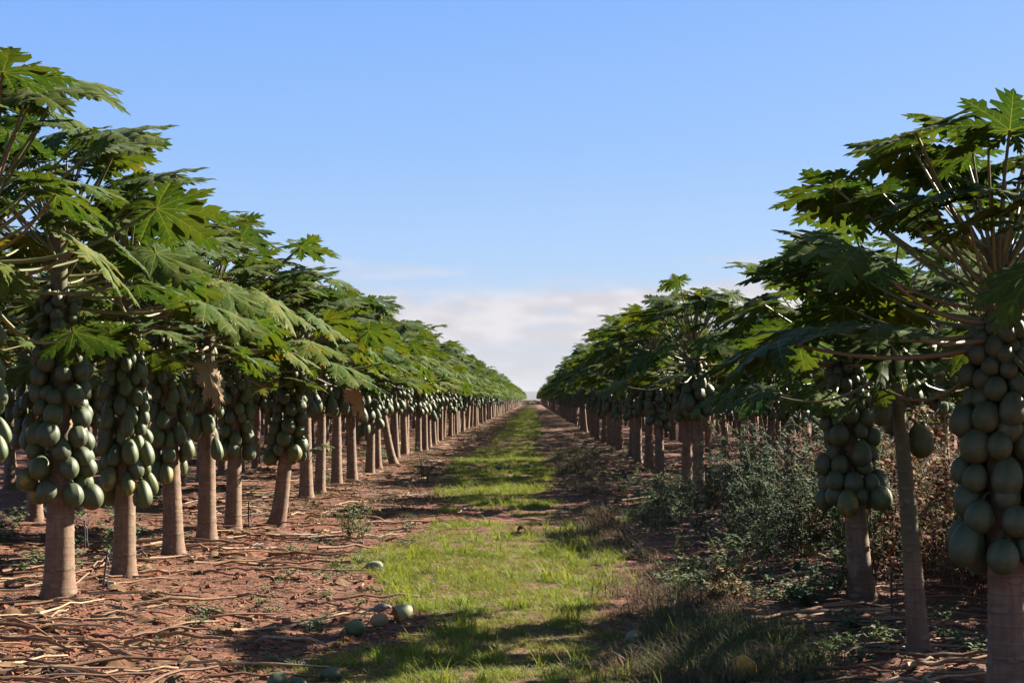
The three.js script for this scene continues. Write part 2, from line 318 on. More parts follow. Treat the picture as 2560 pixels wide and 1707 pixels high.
// axis(h) gives the sideways offset of the trunk at height h
function trunkGeo(H, r0, r1, axis, rings, sides, seed) {
  const pts = [], rad = [], rand = rng(seed), hs = [-0.12, 0, 0.04, 0.10];
  let h = 0.14; if (rings) while (h < H - 0.03) { hs.push(h, h + 0.012, h + 0.02); h += 0.055 + rand() * 0.06; } else for (let i = 1; i <= 6; i++) hs.push(0.1 + (H - 0.1) * i / 6);
  if (rings) hs.push(H, H + 0.03);
  for (let i = 0; i < hs.length; i++) {
    const y = hs[i], t = clamp(y / H), [ax, az] = axis(Math.max(0, y));
    let r = lerp(r0, r1, Math.pow(t, 0.9)) + 0.028 * Math.exp(-Math.max(0, y) / 0.07) * (r0 / 0.1); if (rings && i > 3 && (i - 4) % 3 === 1 && y < H - 0.05) r += 0.004 + 0.004 * rand(); if (rings && i === hs.length - 1) r *= 0.6;
    pts.push(V(ax, y, az)); rad.push(r);
  }
  const g = tube(pts, rad, sides, true, TRUNK_UV), p = g.attributes.position, u = g.attributes.uv;
  for (let i = 0; i < p.count; i++) u.setY(i, Math.max(0, p.getY(i)) / TRUNK_UV);
  return g;
}

// ---------------------------------------------------------------- one tree with every leaf and fruit built
function fruitSpots(rand, lo, hi, n, size, trunkR, spread = 0) {
  const out = [];
  for (let tries = 0; tries < n * 70 && out.length < n; tries++) {
    const t = Math.pow(rand(), 0.9), h = lerp(lo, hi, t), r = size * lerp(1.08, 0.5, Math.pow(t, 1.6)) * (0.82 + 0.34 * rand()), th = rand() * Math.PI * 2;
    const d = trunkR(h) + r * (0.75 + (spread + 0.35) * rand()), c = V(Math.cos(th) * d, h, Math.sin(th) * d);
    if (out.every((o) => o.c.distanceTo(c) > 0.76 * (o.r + r))) out.push({ c, r, th, t });
  }
  return out;
}
function detailedTree(o, s) {
  const rand = rng(s.seed), H = s.fruitTop + (s.rise ?? 0.46), leaf = s.lod ?? 'hi';
  const [lx, lz] = s.lean ?? [0, 0], cx = (rand() - 0.5) * 0.05, cz = (rand() - 0.5) * 0.05;
  const axis = (h) => { const t = h / H; return [lx * Math.pow(t, s.bend ?? 1) + cx * Math.sin(t * Math.PI), lz * t + cz * Math.sin(t * Math.PI)]; };
  const r0 = s.r0 ?? 0.1, r1 = r0 * 0.46, trunkR = (h) => lerp(r0, r1, Math.pow(clamp(h / H), 0.9));
  mesh('trunk', trunkGeo(H, r0, r1, axis, true, leaf === 'hi' ? 18 : 10, s.seed + 5), trunkMat[s.bark ?? (rand() < 0.5 ? 0 : 1)], o);
  for (const f of fruitSpots(rand, s.fruitLow, s.fruitTop, s.fruits ?? 46, s.size ?? 0.078, trunkR, s.spread)) {
    const [ax, az] = axis(f.c.y), el = clamp((s.shape ?? 1) + (rand() < 0.3 ? (rand() < 0.5 ? -1 : 1) : 0), 0, 3), G = FRUIT[leaf === 'hi' ? 'hi' : 'mid'][el];
    const b = mesh('fruit', G, fruitMat[f.t < 0.12 && rand() < (s.ripe ?? 0.12) ? 2 : rand() < (s.dark ?? 0.5) ? 0 : 1], o);
    b.position.set(f.c.x + ax, f.c.y + f.r * 1.0, f.c.z + az); b.rotation.set(0, -f.th, 0); b.rotateZ(0.10 + 0.22 * rand()); b.rotateX((rand() - 0.5) * 0.2); b.scale.setScalar(f.r);
  }
  const N = s.leaves ?? 44, q0 = s.q0 ?? 0, spin = rand() * 6.3;
  for (let i = 0; i < N; i++) {
    const q = lerp(q0, 1, i / (N - 1)), v = pickLeaf(leaf, clamp(q + (rand() - 0.5) * 0.08), rand), h = H - 0.02 - ((s.rise ?? 0.46) + 0.10) * q, [ax, az] = axis(h);
    const m = rand(), b = mesh('leaf', v.blade, leafMat[m < 0.5 ? 0 : m < 0.8 ? 1 : 2], o);
    b.position.set(ax, h, az); b.rotation.y = spin + i * 2.39996 + (rand() - 0.5) * 0.3; b.scale.setScalar((s.crown ?? 1) * (0.74 + 0.36 * rand()));
    mesh('petiole', v.petiole, petioleMat[Math.floor(rand() * 3)], b);
  }
  for (let i = 0; i < (leaf === 'hi' ? 14 : 7); i++) { // young leaves crowded about the growing tip
    const v = pickLeaf(leaf, 0.05 + 0.65 * rand(), rand), h = H - 0.02 - 0.25 * rand(), [ax, az] = axis(h), b = mesh('leaf', v.blade, leafMat[rand() < 0.6 ? 0 : 1], o);
    b.position.set(ax, h, az); b.rotation.y = rand() * 6.3; b.scale.setScalar((s.crown ?? 1) * (0.40 + 0.28 * rand())); mesh('petiole', v.petiole, petioleMat[2], b);
  }
  for (let i = 0; i < (s.dead ?? 0); i++) { // a withered leaf still hanging by the trunk
    const v = pickLeaf('mid', 0.8, rand), b = mesh('leaf', v.blade, deadLeafMat, o), h = H - (s.rise ?? 0.46); const [ax, az] = axis(h);
    b.position.set(ax, h, az); b.rotation.y = spin + 1.2 + i * 2.2; b.rotateZ(-0.55); b.scale.set(0.9, 0.8, 0.32); b.userData.label = 'withered pale brown leaf';
    mesh('petiole', v.petiole, petioleMat[1], b);
  }
}
// ---------------------------------------------------------------- trees too far off to pick their leaves apart: joined crown and fruit column
const FAR = [];
for (let k = 0; k < 6; k++) for (const lod of ['mid', 'low']) {
  const rand = rng(3000 + k * 77), H = 2.6, N = 37, blades = [], pets = [], fr = [];
  for (let i = 0; i < N; i++) {
    const q = i / (N - 1), v = pickLeaf(lod, clamp(q + (rand() - 0.5) * 0.1), rand), M = new THREE.Matrix4().makeTranslation(0, H - 0.02 - 0.56 * q, 0).multiply(new THREE.Matrix4().makeRotationY(i * 2.39996 + rand() * 0.4)).multiply(new THREE.Matrix4().makeScale(...Array(3).fill(0.8 + 0.3 * rand())));
    blades.push(v.blade.clone().applyMatrix4(M)); pets.push(v.petiole.clone().applyMatrix4(M));
  }
  for (let i = 0; i < 8; i++) { const v = pickLeaf(lod, 0.1 + 0.6 * rand(), rand), k2 = 0.45 + 0.25 * rand(), M = new THREE.Matrix4().makeTranslation(0, H - 0.1 - 0.2 * rand(), 0).multiply(new THREE.Matrix4().makeRotationY(rand() * 6.3)).multiply(new THREE.Matrix4().makeScale(k2, k2, k2)); blades.push(v.blade.clone().applyMatrix4(M)); pets.push(v.petiole.clone().applyMatrix4(M)); }
  const r0 = 0.092, tr = (h) => lerp(r0, r0 * 0.46, h / H), lean = [(rand() - 0.5) * 0.12, (rand() - 0.5) * 0.1];
  const axis = (h) => [lean[0] * Math.sin(h / H * Math.PI), lean[1] * Math.sin(h / H * Math.PI)];
  for (const f of fruitSpots(rand, lerp(0.9, 1.35, rand()), 2.1, 26 + Math.floor(rand() * 12), 0.07, tr)) fr.push(FRUIT[lod === 'mid' ? 'mid' : 'low'][1 + (k % 3)].clone().applyMatrix4(new THREE.Matrix4().makeTranslation(f.c.x, f.c.y + f.r, f.c.z).multiply(new THREE.Matrix4().makeRotationY(-f.th)).multiply(new THREE.Matrix4().makeScale(f.r, f.r, f.r))));
  (FAR[k] ??= {})[lod] = { crown: mergeGeometries(blades), stalks: mergeGeometries(pets), fruit: mergeGeometries(fr), trunk: trunkGeo(H, r0, r0 * 0.46, axis, lod === 'mid', lod === 'mid' ? 9 : 6, 3300 + k) };
}
function joinedTree(o, k, lod, mats) {
  const f = FAR[k][lod];
  mesh('trunk', f.trunk, trunkMat[k % 2], o);
  const c = mesh('crown', f.crown, leafMat[mats], o); mesh('petioles', f.stalks, petioleMat[2], c);
  mesh('fruit_cluster', f.fruit, fruitMat[k % 2], o);
}

// ---------------------------------------------------------------- planting the rows
const HEAD = 'papaya tree';
const nearLeft = [
  { x: -3.46, z: -9.85, rise: 0.68, fruitTop: 2.25, fruitLow: 0.85, shape: 3, size: 0.058, dark: 0.1, fruits: 60, label: 'papaya tree cut off by the left edge of the photo, long pale green fruit' },
  { x: -3.52, z: -11.72, rise: 0.60, fruitTop: 2.26, fruitLow: 0.72, shape: 0, size: 0.077, fruits: 84, dark: 0.8, r0: 0.115, lean: [-0.04, 0], spread: 0.4, label: 'papaya tree with the biggest round dark green fruit and a thick trunk, foremost at left' },
  { x: -3.39, z: -13.08, rise: 0.56, fruitTop: 2.12, fruitLow: 0.74, shape: 2, size: 0.06, fruits: 100, dark: 0.3, ripe: 0.6, r0: 0.098, spread: 0.45, label: 'papaya tree with crowded oval fruit, the lowest turning yellow, second whole tree at left' },
  { x: -3.37, z: -14.8, rise: 0.54, fruitTop: 2.06, fruitLow: 0.8, shape: 2, size: 0.06, fruits: 60, dark: 0.3, lean: [-0.16, 0], label: 'papaya tree leaning slightly left, few low fruit at its right, third at left' },
  { x: -3.35, z: -16.2, rise: 0.5, fruitTop: 2.1, fruitLow: 0.95, shape: 3, size: 0.062, fruits: 34, dark: 0.2, lean: [0.02, 0], label: 'papaya tree with few long fruit and bare upper trunk, fourth at left' },
  { x: -3.42, z: -17.97, fruitTop: 1.98, fruitLow: 0.92, shape: 1, size: 0.069, fruits: 64, dark: 0.4, label: 'papaya tree with a column of rounded green fruit, fifth at left' },
  { x: -3.09, z: -18.9, fruitTop: 1.96, fruitLow: 0.82, shape: 0, size: 0.08, fruits: 60, dark: 0.6, lean: [0.26, 0], bend: 0.6, r0: 0.1, label: 'papaya tree with short trunk leaning towards the lane, heavy round fruit, sixth at left' },
  { x: -3.30, z: -22.96, fruitTop: 2.0, fruitLow: 1.35, shape: 3, size: 0.075, fruits: 22, r0: 0.105, sprout: 0.55, label: 'papaya tree with a leafy sprout low on its trunk, seventh at left' },
  { x: -3.33, z: -24.6, fruitTop: 2.05, fruitLow: 1.3, shape: 2, fruits: 28, r0: 0.09 },
  { x: -3.36, z: -27.0, fruitTop: 2.05, fruitLow: 1.4, shape: 3, fruits: 26 },
  { x: -3.22, z: -28.1, fruitTop: 2.02, fruitLow: 1.2, shape: 1, size: 0.085, fruits: 30 },
  { x: -3.24, z: -31.3, fruitTop: 2.08, fruitLow: 0.9, shape: 1, fruits: 36 },
  { x: -3.30, z: -33.4, fruitTop: 2.05, fruitLow: 1.2, shape: 1, fruits: 32 },
  { x: -3.12, z: -35.6, fruitTop: 2.1, fruitLow: 1.3, shape: 2, fruits: 26, lean: [-0.42, 0], bend: 0.7, label: 'papaya tree whose bare trunk slants strongly to the left, mid left row' },
];
const nearRight = [
  { x: 2.42, z: -8.1, fruitTop: 1.88, rise: 0.42, q0: 0.10, leaves: 56, fruitLow: 0.7, shape: 0, size: 0.08, fruits: 96, dark: 0.95, r0: 0.112, spread: 0.4, crown: 0.96, lean: [-0.04, 0], label: 'papaya tree loaded with big round dark fruit at the right edge of the photo' },
  { x: 2.29, z: -9.46, fruitTop: 1.82, rise: 0.2, q0: 0.15, fruitLow: 1.25, shape: 1, size: 0.07, fruits: 6, dark: 0.9, r0: 0.066, lean: [-0.16, 0], bend: 1.0, bark: 2, leaves: 17, crown: 0.9, label: 'slim papaya tree with smooth green trunk and hardly any fruit, right row' },
  { x: 2.47, z: -11.97, fruitTop: 1.82, crown: 0.87, rise: 0.26, q0: 0.1, fruitLow: 0.7, shape: 0, size: 0.074, fruits: 74, dark: 0.95, r0: 0.098, lean: [-0.15, 0], spread: 0.5, label: 'papaya tree with round dark fruit in front of the tall weeds, right row' },
  { x: 2.45, z: -23.4, fruitTop: 2.0, fruitLow: 1.25, shape: 1, size: 0.09, fruits: 30, dark: 0.9, lean: [-0.05, 0], label: 'papaya tree with slim trunk lit on its right edge, first beyond the weeds' },
  { x: 2.52, z: -26.0, fruitTop: 2.0, fruitLow: 1.2, shape: 0, size: 0.09, fruits: 38, dark: 0.9, label: 'papaya tree standing just behind the first one beyond the weeds' },
  { x: 2.45, z: -30.6, fruitTop: 2.1, fruitLow: 0.9, shape: 0, size: 0.085, fruits: 44, dark: 0.9, lean: [-0.1, 0], label: 'papaya tree with fruit hanging low in a broad column, third beyond the weeds' },
  { x: 2.36, z: -32.2, fruitTop: 2.15, fruitLow: 1.3, fruits: 30 },
  { x: 2.5, z: -34.4, fruitTop: 2.15, fruitLow: 1.3, fruits: 30 },
];
const ORD = ['first', 'second', 'third', 'fourth', 'fifth', 'sixth', 'seventh', 'eighth', 'ninth', 'tenth', 'eleventh', 'twelfth', 'thirteenth', 'fourteenth', 'fifteenth', 'sixteenth', 'seventeenth', 'eighteenth', 'nineteenth'];
for (const [t, th] of [['twenty', 'twentieth'], ['thirty', 'thirtieth'], ['forty', 'fortieth'], ['fifty', 'fiftieth'], ['sixty', 'sixtieth'], ['seventy', 'seventieth']]) { ORD.push(th); for (let k = 0; k < 9; k++) ORD.push(`${t}-${ORD[k]}`); }
let treeSeed = 9000;
function plant(x, z, s, label, group, detail) {
  const o = top('papaya_tree', x, groundY(x, z), z, 0); tag(o, label, HEAD, group);
  if (detail) {
    detailedTree(o, { seed: treeSeed++, ...s });
    if (s.sprout) for (let k = 0; k < 3; k++) { const v = pickLeaf('mid', 0.5, rng(treeSeed + k)), b = mesh('sprout_leaf', v.blade, leafMat[0], o); b.position.set(0.05, s.sprout, 0.05); b.rotation.y = k * 2 - 1.2; b.scale.setScalar(0.36); mesh('petiole', v.petiole, petioleMat[0], b); }
  } else {
    const k = treeSeed % 6; treeSeed++; o.rotation.set((s.wide - 1) * 0.9, s.turn, (s.tall - 1) * 0.7); const h = s.tall; o.scale.set(h * s.wide, h, h * s.wide); joinedTree(o, k, s.lod, s.mat);
  }
  return o;
}
nearLeft.forEach((s, i) => plant(s.x, s.z, { lod: s.z > -20.5 ? 'hi' : 'mid', dead: i === 6 || i === 3 ? 1 : 0, ...s }, s.label ?? `papaya tree of the left row, ${ORD[i - 1]} whole tree counted from the camera`, 'papaya trees of the left row', true));
nearRight.forEach((s, i) => plant(s.x, s.z, { lod: s.z > -20.5 ? 'hi' : 'mid', dead: i === 2 || i === 4 ? 1 : 0, ...s }, s.label ?? `papaya tree of the right row, ${ORD[i]} counted from the camera`, 'papaya trees of the right row', true));
const stuffTrees = [];
{
  const rand = rng(77);
  let count = nearLeft.length + nearRight.length;
  function row(x0, zFrom, zTo, detailTo, aloneTo, label, group, tallMin, tallMax, first, skip = 0.07) {
    let i = first;
    for (let z = zFrom; z > zTo; z -= 1.72 + rand() * 0.42) {
      const x = x0 + (rand() - 0.5) * 0.3, miss = rand() < skip, tall = lerp(tallMin, tallMax, rand()), turn = rand() * 6.3;
      const q = [rand(), rand(), rand(), rand()];
      if (miss) continue;
      const s = { tall: tall / 2.6, wide: 0.92 + 0.16 * q[0], turn, mat: q[1] < 0.7 ? 0 : 1, lod: z > -75 ? 'mid' : 'low' };
      if (z < aloneTo) { stuffTrees.push({ x, z, s, k: Math.floor(q[2] * 6) }); continue; }
      count++;
      if (z > detailTo) plant(x, z, { fruitTop: tall - 0.46, fruitLow: lerp(0.9, 1.4, q[0]), shape: Math.floor(q[1] * 4), fruits: 24 + Math.floor(q[2] * 14), lod: 'mid', lean: [(q[3] - 0.5) * 0.2, 0], leaves: 36 }, label(i, z), group, true);
      else plant(x, z, s, label(i, z), group, false);
      i++;
    }
  }
  const one = (side) => (i, z) => `papaya tree of the ${side} row, ${ORD[Math.min(i, 78)]} ${side === 'left' ? 'whole tree ' : ''}counted from the camera`;
  const nth = (which) => (i) => `papaya tree of the ${which}, ${ORD[i]} counted from its near end`;
  row(-3.32, -37.6, -460, -62, -150, one('left'), 'papaya trees of the left row', 2.4, 2.82, 13);
  row(2.46, -36.4, -460, -62, -150, one('right'), 'papaya trees of the right row', 2.4, 2.88, 8);
  row(-6.05, -15.0, -230, -36, -72, nth('second row on the left'), 'papaya trees of the second row on the left', 2.4, 2.65, 0);
  row(-8.75, -24.5, -200, -34, -66, nth('third row on the left'), 'papaya trees of the third row on the left', 2.4, 2.65, 0);
  row(-11.45, -33, -180, 0, -62, nth('fourth row on the left'), 'papaya trees of the fourth row on the left', 2.4, 2.65, 0);
  row(-14.15, -42, -160, 0, -60, nth('fifth row on the left'), 'papaya trees deep in the left grove', 2.4, 2.65, 0);
  row(5.15, -18.4, -230, -40, -72, nth('second row on the right'), 'papaya trees of the second row on the right', 2.4, 2.65, 0);
  row(7.9, -27, -200, -36, -66, nth('third row on the right'), 'papaya trees of the third row on the right', 2.4, 2.65, 0);
  row(10.6, -35, -180, 0, -62, nth('fourth row on the right'), 'papaya trees of the fourth row on the right', 2.4, 2.65, 0);
  row(13.3, -43, -160, 0, -60, nth('fifth row on the right'), 'papaya trees deep in the right grove', 2.4, 2.65, 0);
  // the same rows go on beside the camera, out of the frame; they shade the near ground
  for (const [x, z] of [[5.1, -9.4], [5.2, -11.1], [5.05, -12.9], [7.9, -10.5], [7.8, -12.4], [7.95, -14.4], [7.9, -16.2], [7.85, -18], [7.9, -22], [7.9, -24.5], [-6.1, -11.2], [-6.0, -13.1], [10.6, -22], [10.6, -26], [10.6, -30]]) stuffTrees.push({ x, z, s: { tall: 2.4 / 2.6, wide: 1, turn: rand() * 6.3, mat: 0, lod: 'mid' }, k: Math.floor(rand() * 6) });
  console.log('single trees', count, 'stuff trees', stuffTrees.length);
}
{
  // the rest of the plantation, more than can be told apart
  const f = FAR[0].low, list = [f.trunk, f.crown, f.stalks, f.fruit].map((g) => { const c = g.clone(); return c; });
  const grove = new THREE.InstancedMesh(mergeGeometries(list, true), [trunkMat[0], leafMat[0], petioleMat[2], fruitMat[0]], stuffTrees.length), M = new THREE.Object3D();
  stuffTrees.forEach((t, i) => { M.position.set(t.x, groundY(t.x, t.z), t.z); M.rotation.set(0, t.s.turn, 0); M.scale.set(t.s.tall * t.s.wide, t.s.tall, t.s.tall * t.s.wide); M.updateMatrix(); grove.setMatrixAt(i, M.matrix); });
  grove.name = 'papaya_grove'; shadowed(grove); grove.userData = { kind: 'stuff', label: 'mass of far papaya trees filling the plantation behind the rows', category: 'papaya grove' }; scene.add(grove);
}

// ---------------------------------------------------------------- grass of the lane
function bladeStrip(pos, idx, x, z, dirA, len, w, bend, y0 = -0.01) {
  const n = 3, dx = Math.cos(dirA), dz = Math.sin(dirA), sx = -dz, sz = dx, b = pos.length / 3;
  for (let i = 0; i <= n; i++) {
    const t = i / n, out = len * bend * t * t, up = len * t * (1 - 0.45 * bend * t), ww = w * (1 - t) * (i === 0 ? 0.7 : 1) * 0.5;
    if (i === n) { pos.push(x + dx * out, y0 + up, z + dz * out); break; }
    pos.push(x + dx * out - sx * ww, y0 + up, z + dz * out - sz * ww, x + dx * out + sx * ww, y0 + up, z + dz * out + sz * ww);
  }
  idx.push(b, b + 1, b + 2, b + 1, b + 3, b + 2, b + 2, b + 3, b + 4, b + 3, b + 5, b + 4, b + 4, b + 5, b + 6);
}
function tuft(seed, n, rad, len, w, bendMin, bendMax) {
  const r = rng(seed), pos = [], idx = [];
  for (let i = 0; i < n; i++) { const a = r() * 6.283, d = Math.sqrt(r()) * rad; bladeStrip(pos, idx, Math.cos(a) * d, Math.sin(a) * d, r() * 6.283, len * (0.45 + 0.75 * r()), w * (0.7 + 0.6 * r()), lerp(bendMin, bendMax, r())); }
  return geo(pos, idx);
}
const thin = (c, tr, rough = 0.7) => new THREE.MeshPhysicalMaterial({ color: new THREE.Color(...c).multiplyScalar(0.68), roughness: rough, transmission: tr, thickness: 0, side: THREE.DoubleSide, specularIntensity: 0.4 });
const grassMat = thin([1, 1, 1], 0.45, 0.92), strawMat = thin([1, 1, 1], 0.15, 0.95);
function scatter(name, g, m, list, label, category) {
  const o = new THREE.InstancedMesh(g, m, list.length), M = new THREE.Object3D(), C = new THREE.Color();
  list.forEach((t, i) => { M.position.set(t.x, t.y ?? groundY(t.x, t.z), t.z); M.rotation.set(t.rx ?? 0, t.a, t.rz ?? 0, 'YXZ'); M.scale.set(t.s, t.sy ?? t.s, t.sz ?? t.s); M.updateMatrix(); o.setMatrixAt(i, M.matrix); if (t.c) o.setColorAt(i, C.setRGB(...t.c)); });
  o.name = numbered(name); shadowed(o); o.userData = { kind: 'stuff', label, category }; scene.add(o); return o;
}
{
  const r = rng(5), green = [[], [], []], tall = [], straw = [];
  const zones = [[-7.5, -16, 680], [-16, -26, 430], [-26, -45, 220], [-45, -90, 90], [-90, -170, 34], [-170, -290, 14]];
  for (const [z0, z1, den] of zones) {
    const n = Math.round((z0 - z1) * 3.6 * den), far = -(z0 + z1) / 2;
    for (let i = 0; i < n; i++) {
      const z = lerp(z0, z1, r()), x = -2.4 + r() * 3.6, g = grassiness(x, z), patch = fbm(x * 1.6 + 5, z * 1.6, 3, 71), u = r();
      const sc = (far < 30 ? 1 : far < 70 ? 1.4 : 2.2) * (0.65 + 0.7 * r()) * lerp(0.7, 1.25, patch);
      const clump = sstep(0.30, 0.62, fbm(x * 5.5, z * 5.5, 2, 83)); if (u < g * lerp(0.55, 1, patch) * lerp(0.45, 1, clump)) {
        const dry = clamp((1 - sstep(0.36, 0.52, patch)) * 0.5 + (r() - 0.72) * 1.1), c = mix3(mix3([0.30, 0.335, 0.014], [0.14, 0.215, 0.014], r()), [0.32, 0.19, 0.06], dry * 0.8);
        green[Math.floor(r() * 3)].push({ x, z, a: r() * 6.3, s: sc, sy: sc * (0.5 + 0.5 * r()) * lerp(0.6, 1.3, clump), c });
        if (patch > 0.5 && r() < 0.05) tall.push({ x, z, a: r() * 6.3, s: 0.8 + 0.7 * r(), c: mix3([0.20, 0.27, 0.016], [0.33, 0.35, 0.025], r()) });
      } else if (u < 0.5 && g > 0.05 && r() < 0.35) straw.push({ x, z, a: r() * 6.3, s: sc * 0.8, c: mix3([0.33, 0.20, 0.09], [0.20, 0.10, 0.04], r()) });
    }
  }
  green.forEach((l, k) => scatter('grass', tuft(700 + k, 13, 0.05, 0.085, 0.0066, 0.35, 1.15), grassMat, l, 'short bright green grass down the middle of the lane', 'grass'));
  scatter('grass', tuft(711, 11, 0.03, 0.17, 0.008, 0.3, 0.95), grassMat, tall, 'longer tufts of grass in the lane', 'grass');
  scatter('dry_grass', tuft(720, 14, 0.06, 0.07, 0.004, 0.4, 1.2), strawMat, straw, 'short dead straw among the lane grass', 'dry grass');
  // dead brown grass along the right side of the lane
  const d = [], mixg = [];
  for (let i = 0; i < 1500; i++) {
    const z = -8.2 - Math.pow(r(), 1.4) * 42, c0 = 0.98 + 0.12 * Math.sin(z * 0.8), x = c0 + (r() + r() + r() - 1.5) * 0.6, p = fbm(x * 0.9 + 77, z * 0.55, 3, 91);
    if (p < 0.44 || (z > -11.2 && z < -9.9 && x < 1)) continue; const s = 0.6 + 0.9 * r() * sstep(0.44, 0.62, p) + 0.2;
    (r() < 0.14 ? mixg : d).push({ x, z, a: r() * 6.3, s, sy: s * (0.7 + 0.6 * r()), c: mix3([0.15, 0.085, 0.045], [0.24, 0.15, 0.085], r()) });
  }
  const side = [];
  for (let i = 0; i < 5200; i++) {
    const z = -20 - Math.pow(r(), 1.3) * 230, right = r() < 0.55, x = right ? 0.5 + r() * 2.6 : -3.6 + r() * 2.2, p = fbm(x * 0.7 + 17, z * 0.2, 3, 99); if (p < 0.45) continue;
    const s = (0.7 + 0.8 * r()) * (-z > 60 ? 1.5 : 1); side.push({ x, z, a: r() * 6.3, s, sy: s * 0.8, c: r() < 0.4 ? mix3([0.075, 0.12, 0.02], [0.11, 0.14, 0.03], r()) : mix3([0.16, 0.095, 0.05], [0.24, 0.16, 0.09], r()) });
  }
  scatter('dry_grass', tuft(733, 16, 0.10, 0.13, 0.008, 0.3, 1.1), strawMat, side, 'patchy dead grass and weeds along both sides of the far lane', 'dry grass');
  for (let i = 0; i < 170; i++) { const z = -8.5 - r() * 2.6, x = 0.75 + r() * 0.95 + (r() - 0.5) * 0.3; mixg.push({ x, z, a: r() * 6.3, s: 0.7 + 0.7 * r(), sy: 0.6 + 0.9 * r() }); }
  for (let i = 0; i < 260; i++) { const z = -8.5 - r() * 4.5, x = 0.65 + r() * 1.0; d.push({ x, z, a: r() * 6.3, s: 0.6 + 0.8 * r(), sy: 0.5 + 0.9 * r(), c: mix3([0.15, 0.085, 0.045], [0.26, 0.165, 0.09], r()) }); }
  for (const t of mixg) t.c = mix3([0.065, 0.10, 0.02], [0.11, 0.13, 0.03], r());
  scatter('dry_grass', tuft(730, 18, 0.09, 0.17, 0.006, 0.5, 1.5), strawMat, d, 'matted dead brown grass along the right edge of the lane', 'dry grass');
  scatter('grass', tuft(731, 18, 0.05, 0.24, 0.006, 0.25, 0.9), grassMat, mixg, 'green blades growing through the dead grass on the right', 'grass');
  // thin straw and scraps on the bare soil of both sides
  const chips = [], sticks = [];
  for (let i = 0; i < 46000; i++) {
    const z = -7.8 - Math.pow(r(), 1.8) * 45, x = r() < 0.72 ? -5.8 + r() * 5.2 : 0.4 + r() * 4.6; if (r() < grassiness(x, z) * 0.8) continue;
    const c = mix3([0.33, 0.205, 0.115], [0.13, 0.06, 0.026], r()), y = groundY(x, z) + 0.004;
    (r() < 0.5 ? chips : sticks).push({ x, z, y, a: r() * 6.3, rx: (r() - 0.5) * 0.5, rz: (r() - 0.5) * 0.35, s: 0.5 + 1.1 * r(), c });
  }
  scatter('litter', geo([-0.02, 0, -0.006, 0.016, 0.004, -0.009, 0.022, 0.001, 0.007, -0.014, 0.006, 0.009], [0, 1, 2, 0, 2, 3].reverse()), strawMat, chips, 'scraps of dry leaf strewn over the red soil', 'litter');
  scatter('litter', tube([V(-0.05, 0, 0), V(0, 0.004, 0.006), V(0.06, 0, 0)], [0.0022, 0.003, 0.0016], 4, false), strawMat, sticks, 'thin dry straw strewn over the red soil', 'litter');
  const dead = [[], []];
  for (let i = 0; i < 260; i++) { const left = r() < 0.6, z = -8.4 - Math.pow(r(), 1.5) * 34, x = left ? -3.5 + (r() + r() - 1) * 2.2 : 2.4 + (r() + r() - 1) * 1.7; if (grassiness(x, z) > 0.3) continue; const q = 0.35 + 0.45 * r(); dead[i % 2].push({ x, z, y: groundY(x, z) + 0.02, a: r() * 6.3, rx: (r() - 0.5) * 0.3, rz: (r() - 0.5) * 0.3, s: q, sy: q * 0.8, sz: q * (0.4 + 0.5 * r()), c: mix3([0.15, 0.075, 0.035], [0.24, 0.14, 0.07], r()) }); }
  dead.forEach((l, k) => { const rr = rng(640 + k); scatter('dead_leaves', bladeGeo(rr, 'mid', 0.4, (x, y, z) => V(x, y + 0.10 * Math.sin(x * 16 + k) * Math.cos(z * 13) * 0.5, z)), strawMat, l, 'crumpled dead papaya leaves on the soil', 'dead leaves'); });
  // crumbs of soil
  const clods = [], cg = new THREE.IcosahedronGeometry(0.02, 1), cp = cg.attributes.position;
  for (let i = 0; i < cp.count; i++) { const k = 0.7 + 0.6 * hash2(Math.round(cp.getX(i) * 900), Math.round(cp.getY(i) * 900 + cp.getZ(i) * 517), 4); cp.setXYZ(i, cp.getX(i) * k, cp.getY(i) * k * 0.8, cp.getZ(i) * k); } cg.computeVertexNormals();
  for (let i = 0; i < 9000; i++) { const z = -7.8 - Math.pow(r(), 1.7) * 30, x = r() < 0.7 ? -5.6 + r() * 4.9 : 0.4 + r() * 4; const g = grassiness(x, z); if (r() < g) continue; const s = 0.2 + Math.pow(r(), 6) * 1.6; clods.push({ x, z, a: r() * 6.3, s, rx: r() * 3, c: mix3([0.115, 0.034, 0.012], [0.16, 0.055, 0.021], r()) }); }
  scatter('soil_crumbs', cg, new THREE.MeshStandardMaterial({ roughness: 1 }), clods, 'crumbs and clods of loose red soil', 'soil');
}

{ // scrub and grassland beyond the end of the rows
  const r = rng(45), l = [];
  for (let i = 0; i < 2600; i++) { const z = -462 - Math.pow(r(), 2) * 900, x = (r() - 0.5) * 0.5 * -z * 0.6; l.push({ x, z, y: -0.1, a: r() * 6.3, s: 4 + 7 * r(), sy: 2.5 + 4 * r(), c: mix3([0.05, 0.07, 0.02], [0.13, 0.10, 0.045], r()) }); }
  scatter('scrub', tuft(760, 40, 0.18, 0.28, 0.05, 0.3, 1.2), strawMat, l, 'low scrub beyond the far end of the lane', 'scrub');
}
